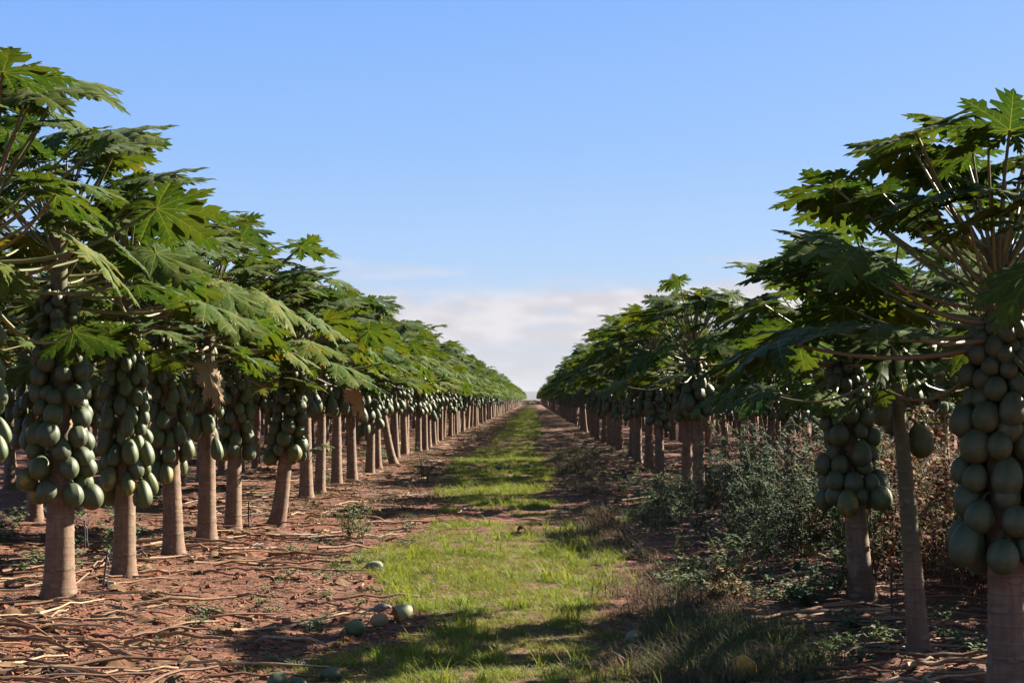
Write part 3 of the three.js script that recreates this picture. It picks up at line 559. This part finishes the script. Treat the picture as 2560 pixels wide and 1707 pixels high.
// ---------------------------------------------------------------- fallen leaf stalks
{
  const r = rng(15), G = [], mats = [[0.46, 0.325, 0.205], [0.31, 0.18, 0.095], [0.18, 0.10, 0.055], [0.21, 0.17, 0.13]].map((c, i) => {
    const map = dataTex(64, 256, (u, v) => { const n = fbm(u * 6, v * 10, 4, 800 + i, 6, 10), k = fbm(u * 20, v * 3, 3, 820 + i, 20, 3); return mix3(c.map((q) => q * 0.7), c.map((q) => q * 1.25), n * 0.6 + k * 0.4).map((q) => q * (n > 0.66 ? 0.6 : 1)); });
    return new THREE.MeshStandardMaterial({ map, color: new THREE.Color(0.68, 0.62, 0.55), roughness: 0.8 });
  });
  for (let k = 0; k < 12; k++) {
    const L = 0.5, b = (r() - 0.5) * 0.10, c = (r() - 0.5) * 0.05, kink = r() < 0.25 ? (r() - 0.5) * 0.5 : 0, pts = [], rad = [], n = 6, r0 = 0.009 + 0.005 * r();
    for (let i = 0; i <= n; i++) { const t = i / n; pts.push(V((t - 0.5) * 2 * L, 0.03 * Math.sin(t * Math.PI) * r() + c * t, b * Math.sin(t * Math.PI) + (t > 0.6 ? kink * (t - 0.6) : 0) + 0.004 * (r() - 0.5))); rad.push(lerp(r0, r0 * 0.5, t) * (i === 0 ? 1.3 : 1) * (0.9 + 0.2 * r())); }
    G.push(tube(pts, rad, 5, true, 0.5));
  }
  const spots = [];
  const put = (x, z) => { const bias = (r() + r() - 1) * 1.1 + (r() < 0.3 ? r() * 3.1 : 0); spots.push({ x, z, a: bias, len: 0.24 + Math.pow(r(), 1.3) * 0.8, g: Math.floor(r() * 12), m: r() < 0.45 ? 0 : r() < 0.55 ? 1 : r() < 0.7 ? 2 : 3, rz: (r() - 0.5) * 0.10, up: 0.012 + 0.03 * r() * r() }); };
  for (let i = 0; i < 1500; i++) { const z = -8.3 - Math.pow(r(), 1.5) * 75; put(-3.4 + (r() + r() - 1) * 2.1 - (r() < 0.3 ? r() * 2 : 0), z); }
  for (let i = 0; i < 800; i++) { const z = -8.3 - Math.pow(r(), 1.4) * 75; put(2.5 + (r() + r() - 1) * 1.5, z); }
  for (let i = 0; i < 26; i++) put(-1.7 + r() * 0.8, -9.5 - r() * 12);
  const keep = spots.filter((s) => s.z < -8.2 && !(grassiness(s.x, s.z) > 0.55)), visible = (s) => s.x > -0.335 * -s.z - 0.3 && s.x < 0.31 * -s.z + 0.3;
  keep.sort((a, b) => (visible(b) - visible(a)) || (b.len / -b.z - a.len / -a.z));
  const marks = [...nearLeft.slice(0, 10).map((t, i) => [t.x, t.z, i ? `left row trunk ${['', 'one', 'two', 'three', 'four', 'five', 'six', 'seven', 'eight', 'nine'][i]}` : 'the trunk beyond the left edge']), [2.42, -8.1, 'the trunk at the right edge'], [2.29, -9.46, 'the slim green trunk'], [2.47, -11.97, 'the trunk before the weeds'], [2.4, -15.5, 'the dark bushy weeds'], [2.45, -23.4, 'the first trunk beyond the weeds'], [-1.16, -10.3, 'the fallen green papaya'], [-1.9, -17.25, 'the young weeds by the lane'], [-1.43, -14.2, 'the shrivelled papaya'], [-6.05, -18, 'the second row trunks at left'], [2.5, -26, 'the second trunk beyond the weeds'], [1.2, -9, 'the rotting yellow papaya']];
  keep.slice(0, 285).forEach((s) => {
    const o = mesh(numbered('fallen_stalk'), G[s.g], mats[s.m], scene), left = s.x < 0;
    o.position.set(s.x, groundY(s.x, s.z) + s.up, s.z); o.rotation.set(0, s.a, 0); o.rotateZ(s.rz); const fat = 0.75 + 0.75 * hash2(Math.round(s.x * 500), Math.round(s.z * 500), 9); o.scale.set(s.len, fat, s.len * 0.6 + 0.4 * fat);
    let near = marks[0], best = 1e9; for (const k of marks) { const dd = Math.hypot(k[0] - s.x, k[1] - s.z); if (dd < best) { best = dd; near = k; } }
    const dx = s.x - near[0], dz = s.z - near[1], where = Math.abs(dx) > Math.abs(dz) ? (dx < 0 ? 'to the left of' : 'to the right of') : dz > 0 ? 'in front of' : 'behind';
    const c = Math.abs(Math.cos(s.a)), way = c > 0.9 ? 'lying crosswise' : c > 0.55 ? 'lying aslant' : 'lying lengthwise';
    tag(o, `${s.len > 0.62 ? 'long' : s.len > 0.36 ? 'middling' : 'short'} ${['pale', 'tan', 'brown', 'grey'][s.m]} stalk ${way} ${where} ${near[2]}`, 'leaf stalk', left ? 'fallen stalks under the left row' : 'fallen stalks under the right row');
  });
  const rest = keep.slice(285);
  for (const k of [0, 3, 7]) for (const side of [-1, 1]) {
    const l = rest.filter((s, i) => i % 3 === [0, 3, 7].indexOf(k) && Math.sign(s.x) === side).map((s) => ({ x: s.x, z: s.z, y: groundY(s.x, s.z) + s.up, a: s.a, rz: s.rz, s: s.len, sy: 1, sz: s.len }));
    if (l.length) scatter('stalk_litter', G[k], mats[k === 0 ? 0 : k === 3 ? 1 : 3], l, side < 0 ? 'litter of dry leaf stalks under the left rows' : 'litter of dry leaf stalks under the right rows', 'litter');
  }
}

// ---------------------------------------------------------------- weeds
const weedGreen = [[0.055, 0.10, 0.022], [0.085, 0.135, 0.025], [0.13, 0.17, 0.03]].map((c) => thin(c, 0.42, 0.9)), weedDry = [[0.20, 0.065, 0.024], [0.27, 0.16, 0.055]].map((c) => thin(c, 0.2, 0.85));
const stemMat = [[0.13, 0.05, 0.025], [0.17, 0.105, 0.055], [0.06, 0.075, 0.025]].map((c) => new THREE.MeshStandardMaterial({ color: new THREE.Color(...c), roughness: 0.9 }));
function leaflet(pos, idx, p, a, tilt, len, w) {
  const b = pos.length / 3, dx = Math.cos(a) * Math.cos(tilt), dz = Math.sin(a) * Math.cos(tilt), dy = Math.sin(tilt), sx = -Math.sin(a) * w, sz = Math.cos(a) * w;
  pos.push(p.x, p.y, p.z, p.x + dx * len * 0.5 - sx, p.y + dy * len * 0.5 + w * 0.3, p.z + dz * len * 0.5 - sz, p.x + dx * len, p.y + dy * len - len * 0.12, p.z + dz * len, p.x + dx * len * 0.5 + sx, p.y + dy * len * 0.5 + w * 0.3, p.z + dz * len * 0.5 + sz);
  idx.push(b, b + 3, b + 1, b + 1, b + 3, b + 2);
}
function weedGeo(seed, { stems, height, spread, branches, leaves, leaf, leafW, thick }) {
  const r = rng(seed), st = [], pos = [], idx = [];
  for (let s = 0; s < stems; s++) {
    const a = r() * 6.3, h = height * (0.65 + 0.45 * r()), out = spread * (0.3 + r()), x0 = (r() - 0.5) * 0.12, z0 = (r() - 0.5) * 0.12, P = (t) => V(x0 + Math.cos(a) * out * t * t + 0.02 * Math.sin(t * 9 + s), h * t, z0 + Math.sin(a) * out * t * t + 0.02 * Math.cos(t * 8 + s));
    st.push(tube([P(-0.04), P(0.25), P(0.5), P(0.75), P(1)], [thick, thick * 0.9, thick * 0.7, thick * 0.5, thick * 0.25], 4, false));
    for (let b = 0; b < branches; b++) {
      const t = 0.08 + 0.88 * r(), p = P(t), ba = r() * 6.3, bl = h * 0.28 * (1 - t * 0.5) * (0.5 + r()), Q = (u) => V(p.x + Math.cos(ba) * bl * u * 0.8, p.y + bl * u * (0.75 - 0.2 * u), p.z + Math.sin(ba) * bl * u * 0.8);
      st.push(tube([Q(0), Q(0.5), Q(1)], [thick * 0.45, thick * 0.35, thick * 0.18], 3, false));
      for (let l = 0; l < leaves; l++) leaflet(pos, idx, Q(0.15 + 0.9 * r()), r() * 6.3, (r() - 0.35) * 1.4, leaf * (0.5 + 0.8 * r()), leafW * (0.6 + 0.7 * r()));
    }
  }
  return { stem: mergeGeometries(st), foliage: geo(pos, idx) };
}
const tallDry = [0, 1, 2, 3].map((k) => weedGeo(850 + k, { stems: 3, height: 1.3, spread: 0.5, branches: 11, leaves: 6, leaf: 0.08, leafW: 0.019, thick: 0.005 }));
const bushy = [0, 1, 2].map((k) => weedGeo(870 + k, { stems: 6, height: 1.15, spread: 0.38, branches: 13, leaves: 9, leaf: 0.06, leafW: 0.011, thick: 0.006 }));
const lowWeed = [0, 1, 2].map((k) => weedGeo(890 + k, { stems: 7, height: 0.16, spread: 0.24, branches: 4, leaves: 5, leaf: 0.055, leafW: 0.018, thick: 0.003 }));
const herb = [0, 1].map((k) => weedGeo(895 + k, { stems: 5, height: 0.42, spread: 0.2, branches: 7, leaves: 6, leaf: 0.06, leafW: 0.017, thick: 0.004 }));
function weed(name, v, sm, fm, x, z, s, turn, label, group, category = 'weed') {
  const o = top(name, x, groundY(x, z), z, turn); o.scale.setScalar(s); o.rotation.set(0.3 * (hash2(Math.round(x * 99), Math.round(z * 99), 1) - 0.5), turn, 0.3 * (hash2(Math.round(x * 99), Math.round(z * 99), 2) - 0.5)); mesh('stem', v.stem, sm, o); mesh('foliage', v.foliage, fm, o); tag(o, label, category, group); return o;
}
{
  const r = rng(25), P = (x, z) => [x, z];
  // thicket in the gap of the right row and behind it
  for (let i = 0; i < 210; i++) {
    const z = -12.8 - Math.pow(r(), 1.2) * 11, x = 2.55 + r() * 0.31 * -z * 0.55 + (r() - 0.3) * 0.6, k = r();
    if (k < 0.72) weed('tall_weed', tallDry[i % 4], stemMat[r() < 0.55 ? 0 : 1], k < 0.34 ? weedDry[0] : k < 0.46 ? weedDry[1] : weedGreen[1 + Math.floor(r() * 2)], x, z, (0.5 + 0.75 * r()) * (z < -18 ? 0.72 : 1), r() * 6.3, k < 0.46 ? 'tall dried reddish weed in the thicket behind the right row' : 'tall half green weed in the thicket behind the right row', k < 0.46 ? 'dried weeds of the thicket on the right' : 'half green weeds of the thicket on the right');
    else weed('bushy_weed', bushy[i % 3], stemMat[2], weedGreen[Math.floor(r() * 2)], x, z, (0.6 + 0.5 * r()) * (z < -18 ? 0.7 : 1), r() * 6.3, 'leafy green weed in the thicket behind the right row', 'leafy weeds of the thicket on the right');
  }
  for (let i = 0; i < 34; i++) weed('tall_weed', tallDry[i % 4], stemMat[i % 2], i % 3 ? weedDry[i % 2] : weedGreen[2], 3.2 + r() * 1.1, -10.2 - r() * 3.4, 0.7 + 0.4 * r(), r() * 6.3, 'tall dried weed standing behind the slim green trunked tree', 'dried weeds behind the slim tree on the right');
  for (const [x, z, s] of [[2.25, -15.6, 1.12], [2.5, -15.0, 1.05], [2.75, -15.7, 1.15], [2.1, -16.6, 1.0], [2.45, -16.9, 1.1], [2.9, -16.6, 1.1]]) weed('bushy_weed', bushy[Math.floor(r() * 3)], stemMat[2], weedGreen[0], x, z, s, r() * 6.3, 'dark green bushy weed filling the gap in the right row', 'dark green weeds in the gap of the right row');
  for (let i = 0; i < 22; i++) weed('bushy_weed', bushy[i % 3], stemMat[2], weedGreen[i % 3 === 0 ? 1 : 0], 1.75 + r() * 1.0, -14.2 - r() * 7.5, 0.35 + 0.5 * r(), r() * 6.3, 'low dark leafy weed at the lane side of the thicket', 'low leafy weeds at the lane side of the thicket');
  for (let i = 0; i < 30; i++) weed('herb', herb[i % 2], stemMat[i % 2 ? 2 : 0], i % 4 ? weedGreen[1] : weedDry[1], 1.3 + r() * 1.5, -11.8 - r() * 12, 0.45 + 0.6 * r(), r() * 6.3, 'small weed on the shaded soil between dead grass and thicket', 'small weeds between the dead grass and the thicket');
  weed('bushy_weed', bushy[1], stemMat[2], weedGreen[1], -2.05, -29.4, 0.62, 1, 'leafy weed clump beside the lane in front of the left trunks');
  weed('bushy_weed', bushy[2], stemMat[2], weedGreen[0], -1.92, -28.6, 0.42, 2.2, 'low leafy weed at the foot of the clump beside the lane');
  weed('herb', herb[0], stemMat[2], weedGreen[1], -2.03, -17.3, 0.95, 0.4, 'slender weed with upright stems at the left edge of the lane grass');
  weed('herb', herb[1], stemMat[2], weedGreen[2], -1.86, -17.2, 0.85, 1.4, 'bright green young weed at the left edge of the lane grass');
  weed('herb', herb[1], stemMat[2], weedGreen[1], -3.62, -13.9, 0.85, 2.4, 'bright leafy weed between the first two trunks at left');
  weed('herb', herb[0], stemMat[2], weedGreen[1], -3.9, -13.4, 0.7, 2.9, 'leafy weed just behind the thickest trunk at left');
  // ground cover, too much to count
  const cov = [[], [], []];
  for (let i = 0; i < 1500; i++) {
    const left = r() < 0.45, z = -8.6 - Math.pow(r(), 1.2) * 42, x = left ? -3.6 - r() * 6 : 1.1 + r() * 5.5, p = fbm(x * 0.9 + (left ? 11 : 55), z * 0.7, 3, 95);
    if (p < (left ? 0.46 : 0.57)) continue; const g = r(); cov[i % 3].push({ x, z, a: r() * 6.3, s: (0.35 + 0.75 * r()) * (left ? 0.85 : 0.75) });
  }
  for (let i = 0; i < 16; i++) { const a = r() * 6.3, d = Math.sqrt(r()); cov[i % 3].push({ x: 1.75 + Math.cos(a) * d * 0.8, z: -13.1 + Math.sin(a) * d * 1.6, a: r() * 6.3, s: 0.6 + 0.5 * r() }); }
  for (let i = 0; i < 150; i++) cov[i % 3].push({ x: 1.0 + r() * 1.6, z: -12 - r() * 20, a: r() * 6.3, s: 0.3 + 0.45 * r() });
  for (let i = 0; i < 46; i++) cov[i % 3].push({ x: -2.4 + r() * 1.3, z: -9 - r() * 10, a: r() * 6.3, s: 0.25 + 0.35 * r() });
  cov.forEach((l, k) => { scatter('ground_cover', lowWeed[k].foliage, weedGreen[k === 0 ? 1 : k === 1 ? 2 : 1], l, 'low green weeds creeping over the soil below the trees', 'ground cover'); });
}

// ---------------------------------------------------------------- fallen fruit, birds, stakes, flies
function lying(name, x, z, r, el, mat, turn, tilt, sink, label, group) {
  const o = top(name, x, groundY(x, z), z, turn); const m = mesh('skin', FRUIT.hi[el], mat, o);
  m.scale.setScalar(r); const e = [1.12, 1.3, 1.6, 1.8][el] * r; m.rotation.z = tilt; m.position.set(-Math.sin(tilt) * e, r * (1 - sink) + Math.cos(tilt) * e, 0);
  tag(o, label, 'papaya', group); return o;
}
const brownFruit = new THREE.MeshStandardMaterial({ map: dataTex(128, 128, (u, v) => mix3([0.30, 0.19, 0.09], [0.20, 0.13, 0.055], fbm(u * 8, v * 8, 5, 951, 8, 8))), roughness: 0.85 });
const greyFruit = new THREE.MeshStandardMaterial({ map: dataTex(128, 128, (u, v) => mix3([0.20, 0.19, 0.12], [0.12, 0.13, 0.07], fbm(u * 8, v * 8, 5, 961, 8, 8))), roughness: 0.85 });
const yellowFruit = new THREE.MeshStandardMaterial({ map: dataTex(128, 128, (u, v) => mix3([0.09, 0.05, 0.025], [0.50, 0.24, 0.02], sstep(0.45, 0.62, fbm(u * 4, v * 4, 4, 971, 4, 4)))), roughness: 0.6 });
lying('fallen_papaya', -1.16, -10.3, 0.058, 0, fruitMat[1], 0.5, 1.45, 0.12, 'smooth green papaya on bare soil at the edge of the lane grass');
lying('fallen_papaya', -1.045, -10.72, 0.05, 1, brownFruit, 0.2, 1.7, 0.15, 'brown rotting papaya lying just in front of the pecking dove');
lying('fallen_papaya', -1.36, -8.42, 0.056, 0, fruitMat[0], 1.1, 1.5, 0.1, 'round dark green papaya at the bottom edge of the photo');
lying('fallen_papaya', -1.255, -8.46, 0.042, 1, fruitMat[0], 2.6, 1.35, 0.2, 'small papaya leaning against the round one at the bottom edge');
lying('fallen_papaya', -1.13, -8.85, 0.046, 1, fruitMat[0], 0.2, 1.55, 0.35, 'blue green papaya half sunk in shaded grass');
lying('fallen_papaya', -1.05, -8.34, 0.045, 3, fruitMat[1], 0.1, 1.55, 0.3, 'long papaya cut by the bottom edge, lying in the grass');
lying('fallen_papaya', -1.43, -14.2, 0.052, 2, greyFruit, 0.1, 1.6, 0.3, 'shrivelled grey green papaya in the grass by the stalks');
lying('fallen_papaya', 1.16, -8.85, 0.075, 0, yellowFruit, 0.4, 1.6, 0.25, 'dark rotting papaya with yellow patches in weeds at lower right');
lying('fallen_papaya', 0.65, -10.3, 0.05, 1, greyFruit, 0.7, 1.6, 0.35, 'grey brown papaya sunk in grass near the dead grass');
lying('fallen_papaya', -4.0, -14.9, 0.04, 1, fruitMat[2], 0.7, 1.3, 0.2, 'tiny pale green papaya on the soil behind the thick trunk at left');
{ // split papaya the dove feeds on
  const o = top('split_papaya', -0.93, groundY(-0.93, -11.05), -11.05, 0); tag(o, 'split papaya with orange flesh that a dove is pecking', 'papaya');
  const P = [], Q = []; for (let i = 0; i <= 14; i++) { const a = lerp(0, 2.15, i / 14); P.push(new THREE.Vector2(Math.max(0.0005, Math.sin(a) * 0.062), -Math.cos(a) * 0.085)); } for (let i = 0; i <= 10; i++) { const a = lerp(2.15, 0, i / 10); Q.push(new THREE.Vector2(Math.max(0.0005, Math.sin(a) * lerp(0.0615, 0.046, sstep(0, 0.25, i / 10))), -Math.cos(a) * lerp(0.0846, 0.066, sstep(0, 0.25, i / 10)))); }
  const pivot = (m) => { m.position.set(0.01, 0.058, 0); m.rotation.set(0.15, 0.5, 1.75); };
  pivot(mesh('rind', new THREE.LatheGeometry(P, 22), new THREE.MeshPhysicalMaterial({ map: greyFruit.map, color: new THREE.Color(1.0, 1.05, 0.8), roughness: 0.7, side: THREE.DoubleSide }), o));
  pivot(mesh('flesh', new THREE.LatheGeometry(Q, 22), new THREE.MeshPhysicalMaterial({ color: new THREE.Color(0.55, 0.14, 0.02), roughness: 0.45, side: THREE.DoubleSide }), o));
}
{ // standing piece of dried rind in the lane
  const P = []; for (let i = 0; i <= 10; i++) { const a = lerp(0.0, 1.8, i / 10); P.push(new THREE.Vector2(Math.max(0.0005, Math.sin(a) * 0.05), Math.cos(a) * 0.07)); } for (let i = 0; i <= 8; i++) { const a = lerp(1.8, 0.0, i / 8); P.push(new THREE.Vector2(Math.max(0.0005, Math.sin(a) * 0.046), Math.cos(a) * 0.064)); }
  const m = mesh(numbered('dried_rind'), new THREE.LatheGeometry(P, 14, 0, 3.9), new THREE.MeshStandardMaterial({ map: brownFruit.map, color: new THREE.Color(1.1, 0.85, 0.7), roughness: 0.9, side: THREE.DoubleSide }), scene);
  m.position.set(-0.13, groundY(-0.13, -17.7) + 0.045, -17.7); m.rotation.set(0.2, 1.0, 0.5); tag(m, 'dried brown piece of papaya rind on the bare strip across the lane', 'rind');
}
function birdBody(sections, sides = 14) { // one skin through elliptical sections [x, y, half height, half width]
  const pos = [], idx = [], uv = [];
  sections.forEach(([x, y, h, w], i) => { for (let k = 0; k <= sides; k++) { const a = k / sides * Math.PI * 2; pos.push(x, y + Math.cos(a) * h, Math.sin(a) * w); uv.push(i / sections.length, k / sides); } });
  for (let i = 0; i < sections.length - 1; i++) for (let k = 0; k < sides; k++) { const a = i * (sides + 1) + k, b = a + sides + 1; idx.push(a, a + 1, b, a + 1, b + 1, b); }
  return geo(pos, idx, uv);
}
function bird(x, z, y, turn, scale, colors, pose, label, group) {
  const o = top('bird', x, y ?? groundY(x, z), z, turn); o.scale.setScalar(scale); tag(o, label, 'bird', group);
  const M = (c, s = 0) => new THREE.MeshStandardMaterial({ map: dataTex(64, 64, (u, v) => { const n = fbm(u * 20, v * 14, 3, 981 + s, 20, 14), bar = 0.5 + 0.5 * Math.sin(u * 90 + n * 3); return c.map((q) => q * lerp(0.75, 1.2, n) * lerp(1, 0.75, bar * (pose === 'peck' ? 0.8 : 0.2))); }), roughness: 0.8 });
  const s = pose === 'peck' ? [[-0.125, 0.046, 0.002, 0.008], [-0.10, 0.052, 0.004, 0.012], [-0.062, 0.062, 0.009, 0.014], [-0.04, 0.068, 0.021, 0.023], [-0.012, 0.074, 0.031, 0.031], [0.016, 0.079, 0.031, 0.030], [0.036, 0.083, 0.024, 0.023], [0.050, 0.085, 0.0165, 0.0155], [0.062, 0.083, 0.0165, 0.0145], [0.073, 0.078, 0.0125, 0.011], [0.079, 0.073, 0.005, 0.005]]
    : [[-0.11, 0.115, 0.002, 0.008], [-0.085, 0.098, 0.004, 0.013], [-0.055, 0.080, 0.012, 0.018], [-0.03, 0.072, 0.026, 0.028], [0, 0.072, 0.034, 0.034], [0.026, 0.082, 0.032, 0.031], [0.042, 0.098, 0.024, 0.022], [0.052, 0.112, 0.019, 0.017], [0.062, 0.117, 0.017, 0.015], [0.072, 0.115, 0.011, 0.010], [0.077, 0.113, 0.004, 0.004]];
  mesh('body', birdBody(s), M(colors[0]), o);
  const h = s[s.length - 2], beak = mesh('beak', new THREE.ConeGeometry(0.0035, 0.016, 6), new THREE.MeshStandardMaterial({ color: new THREE.Color(0.06, 0.06, 0.065), roughness: 0.5 }), o);
  beak.position.set(h[0] + 0.012, h[1] - (pose === 'peck' ? 0.009 : 0.001), 0); beak.rotation.z = pose === 'peck' ? -2.3 : -1.6;
  for (const k of [-1, 1]) {
    const w = mesh('wing', birdBody([[-0.088, 0.056, 0.002, 0.002], [-0.06, 0.062, 0.009, 0.004], [-0.025, 0.071, 0.018, 0.006], [0.01, 0.079, 0.019, 0.006], [0.03, 0.083, 0.010, 0.004], [0.036, 0.084, 0.002, 0.001]], 8), M(colors[1], 5), o); w.position.z = 0.026 * k; if (pose !== 'peck') { w.rotation.z = -0.15; w.position.set(-0.004, 0.006, 0.029 * k); }
    mesh('leg', mergeGeometries([tube([V(0.004, 0.055, 0.012 * k), V(0.0, 0.025, 0.013 * k), V(0.006, 0.003, 0.014 * k)], [0.004, 0.0018, 0.0016], 5, false), tube([V(-0.01, 0.002, 0.012 * k), V(0.006, 0.003, 0.014 * k), V(0.024, 0.002, 0.016 * k)], [0.001, 0.0016, 0.001], 4, false)]), new THREE.MeshStandardMaterial({ color: new THREE.Color(0.30, 0.16, 0.13), roughness: 0.7 }), o);
    const e = mesh('eye', new THREE.SphereGeometry(0.0022, 8, 6), new THREE.MeshStandardMaterial({ color: new THREE.Color(0.01, 0.01, 0.01), roughness: 0.2 }), o); e.position.set(h[0] - 0.006, h[1] + 0.005, 0.0122 * k);
  }
  return o;
}
bird(-1.075, -11.12, null, 0.12, 1.0, [[0.20, 0.165, 0.135], [0.17, 0.13, 0.10]], 'peck', 'small grey brown dove pecking at the split papaya');
bird(-0.74, -33.6, null, 2.4, 1.1, [[0.035, 0.03, 0.028], [0.03, 0.025, 0.022]], 'stand', 'leftmost dark bird with raised tail on the shaded lane grass');
bird(-0.55, -33.7, null, 0.7, 1.1, [[0.035, 0.03, 0.028], [0.03, 0.025, 0.022]], 'stand', 'middle dark bird facing away on the shaded lane grass');
bird(-0.10, -34.6, null, 3.6, 1.0, [[0.035, 0.03, 0.028], [0.03, 0.025, 0.022]], 'stand', 'rightmost dark bird on the shaded lane grass');
const stakeMat = new THREE.MeshStandardMaterial({ color: new THREE.Color(0.018, 0.018, 0.02), roughness: 0.55 });
function stake(x, z, h, lean, label) {
  const o = top('drip_stake', x, groundY(x, z), z, 0); tag(o, label, 'stake'); o.rotation.z = lean;
  mesh('spike', tube([V(0, -0.08, 0), V(0, h * 0.5, 0), V(0, h, 0)], [0.006, 0.008, 0.008], 8), stakeMat, o);
  mesh('emitter', tube([V(0, h, 0), V(0, h + 0.012, 0), V(0, h + 0.014, 0), V(0, h + 0.035, 0)], [0.010, 0.013, 0.007, 0.005], 8), stakeMat, o);
  mesh('hose', tube([V(0, h * 0.92, 0), V(0.03, h * 0.75, 0.02), V(0.035, h * 0.3, 0.035), V(0.06, 0.01, 0.06)], [0.004, 0.004, 0.004, 0.004], 6), stakeMat, o);
}
stake(-3.29, -12.07, 0.28, -0.12, 'thin black stake in the soil between the first two trunks at left');
stake(-3.37, -18.7, 0.26, 0.02, 'thin black stake beside the leaning papaya trunk at left');
stake(2.41, -10.7, 0.32, 0, 'thin black stake beside the slim green trunk at right');
stake(-4.6, -16.2, 0.28, 0.04, 'thin black stake in the shade behind the thick trunk at left');
{
  const flyMat = new THREE.MeshStandardMaterial({ color: new THREE.Color(0.02, 0.02, 0.02), roughness: 0.6 }), wingMat = thin([0.4, 0.4, 0.4], 0.5);
  const inv = new THREE.Matrix4().makeRotationFromEuler(camera.rotation), where = ['lowest and leftmost', 'second from the left', 'high', 'rightmost', 'lowest on the right'];
  [[-1, 1990, 521, 5.2], [0, 2145, 403, 5], [1, 2364, 348, 4.8], [2, 2524, 444, 5.4], [3, 2342, 466, 5.8]].forEach(([k, px, py, dist], i) => {
    const p = V((px - 1280) / 3950 * dist, -(py - 853.5) / 3950 * dist, -dist).applyMatrix4(inv).add(camera.position);
    const o = top('fly', p.x, p.y, p.z, i * 1.3); tag(o, `tiny dark insect in the sky, ${where[i]} of the five at right`, 'insect', 'insects in the air at right');
    mesh('body', birdBody([[-0.0042, 0, 0.0002, 0.0002], [-0.002, 0, 0.0013, 0.0013], [0.0012, 0, 0.0014, 0.0014], [0.0034, 0, 0.001, 0.001], [0.004, 0, 0.0002, 0.0002]], 6), flyMat, o);
    for (const s of [-1, 1]) { const pos = [0.001, 0.001, 0, -0.004, 0.0025, 0.004 * s, -0.001, 0.003, 0.0065 * s, 0.0018, 0.002, 0.004 * s]; mesh('wing', geo(pos, [0, 1, 2, 0, 2, 3]), wingMat, o); }
  });
}
renderer.render(scene, camera);
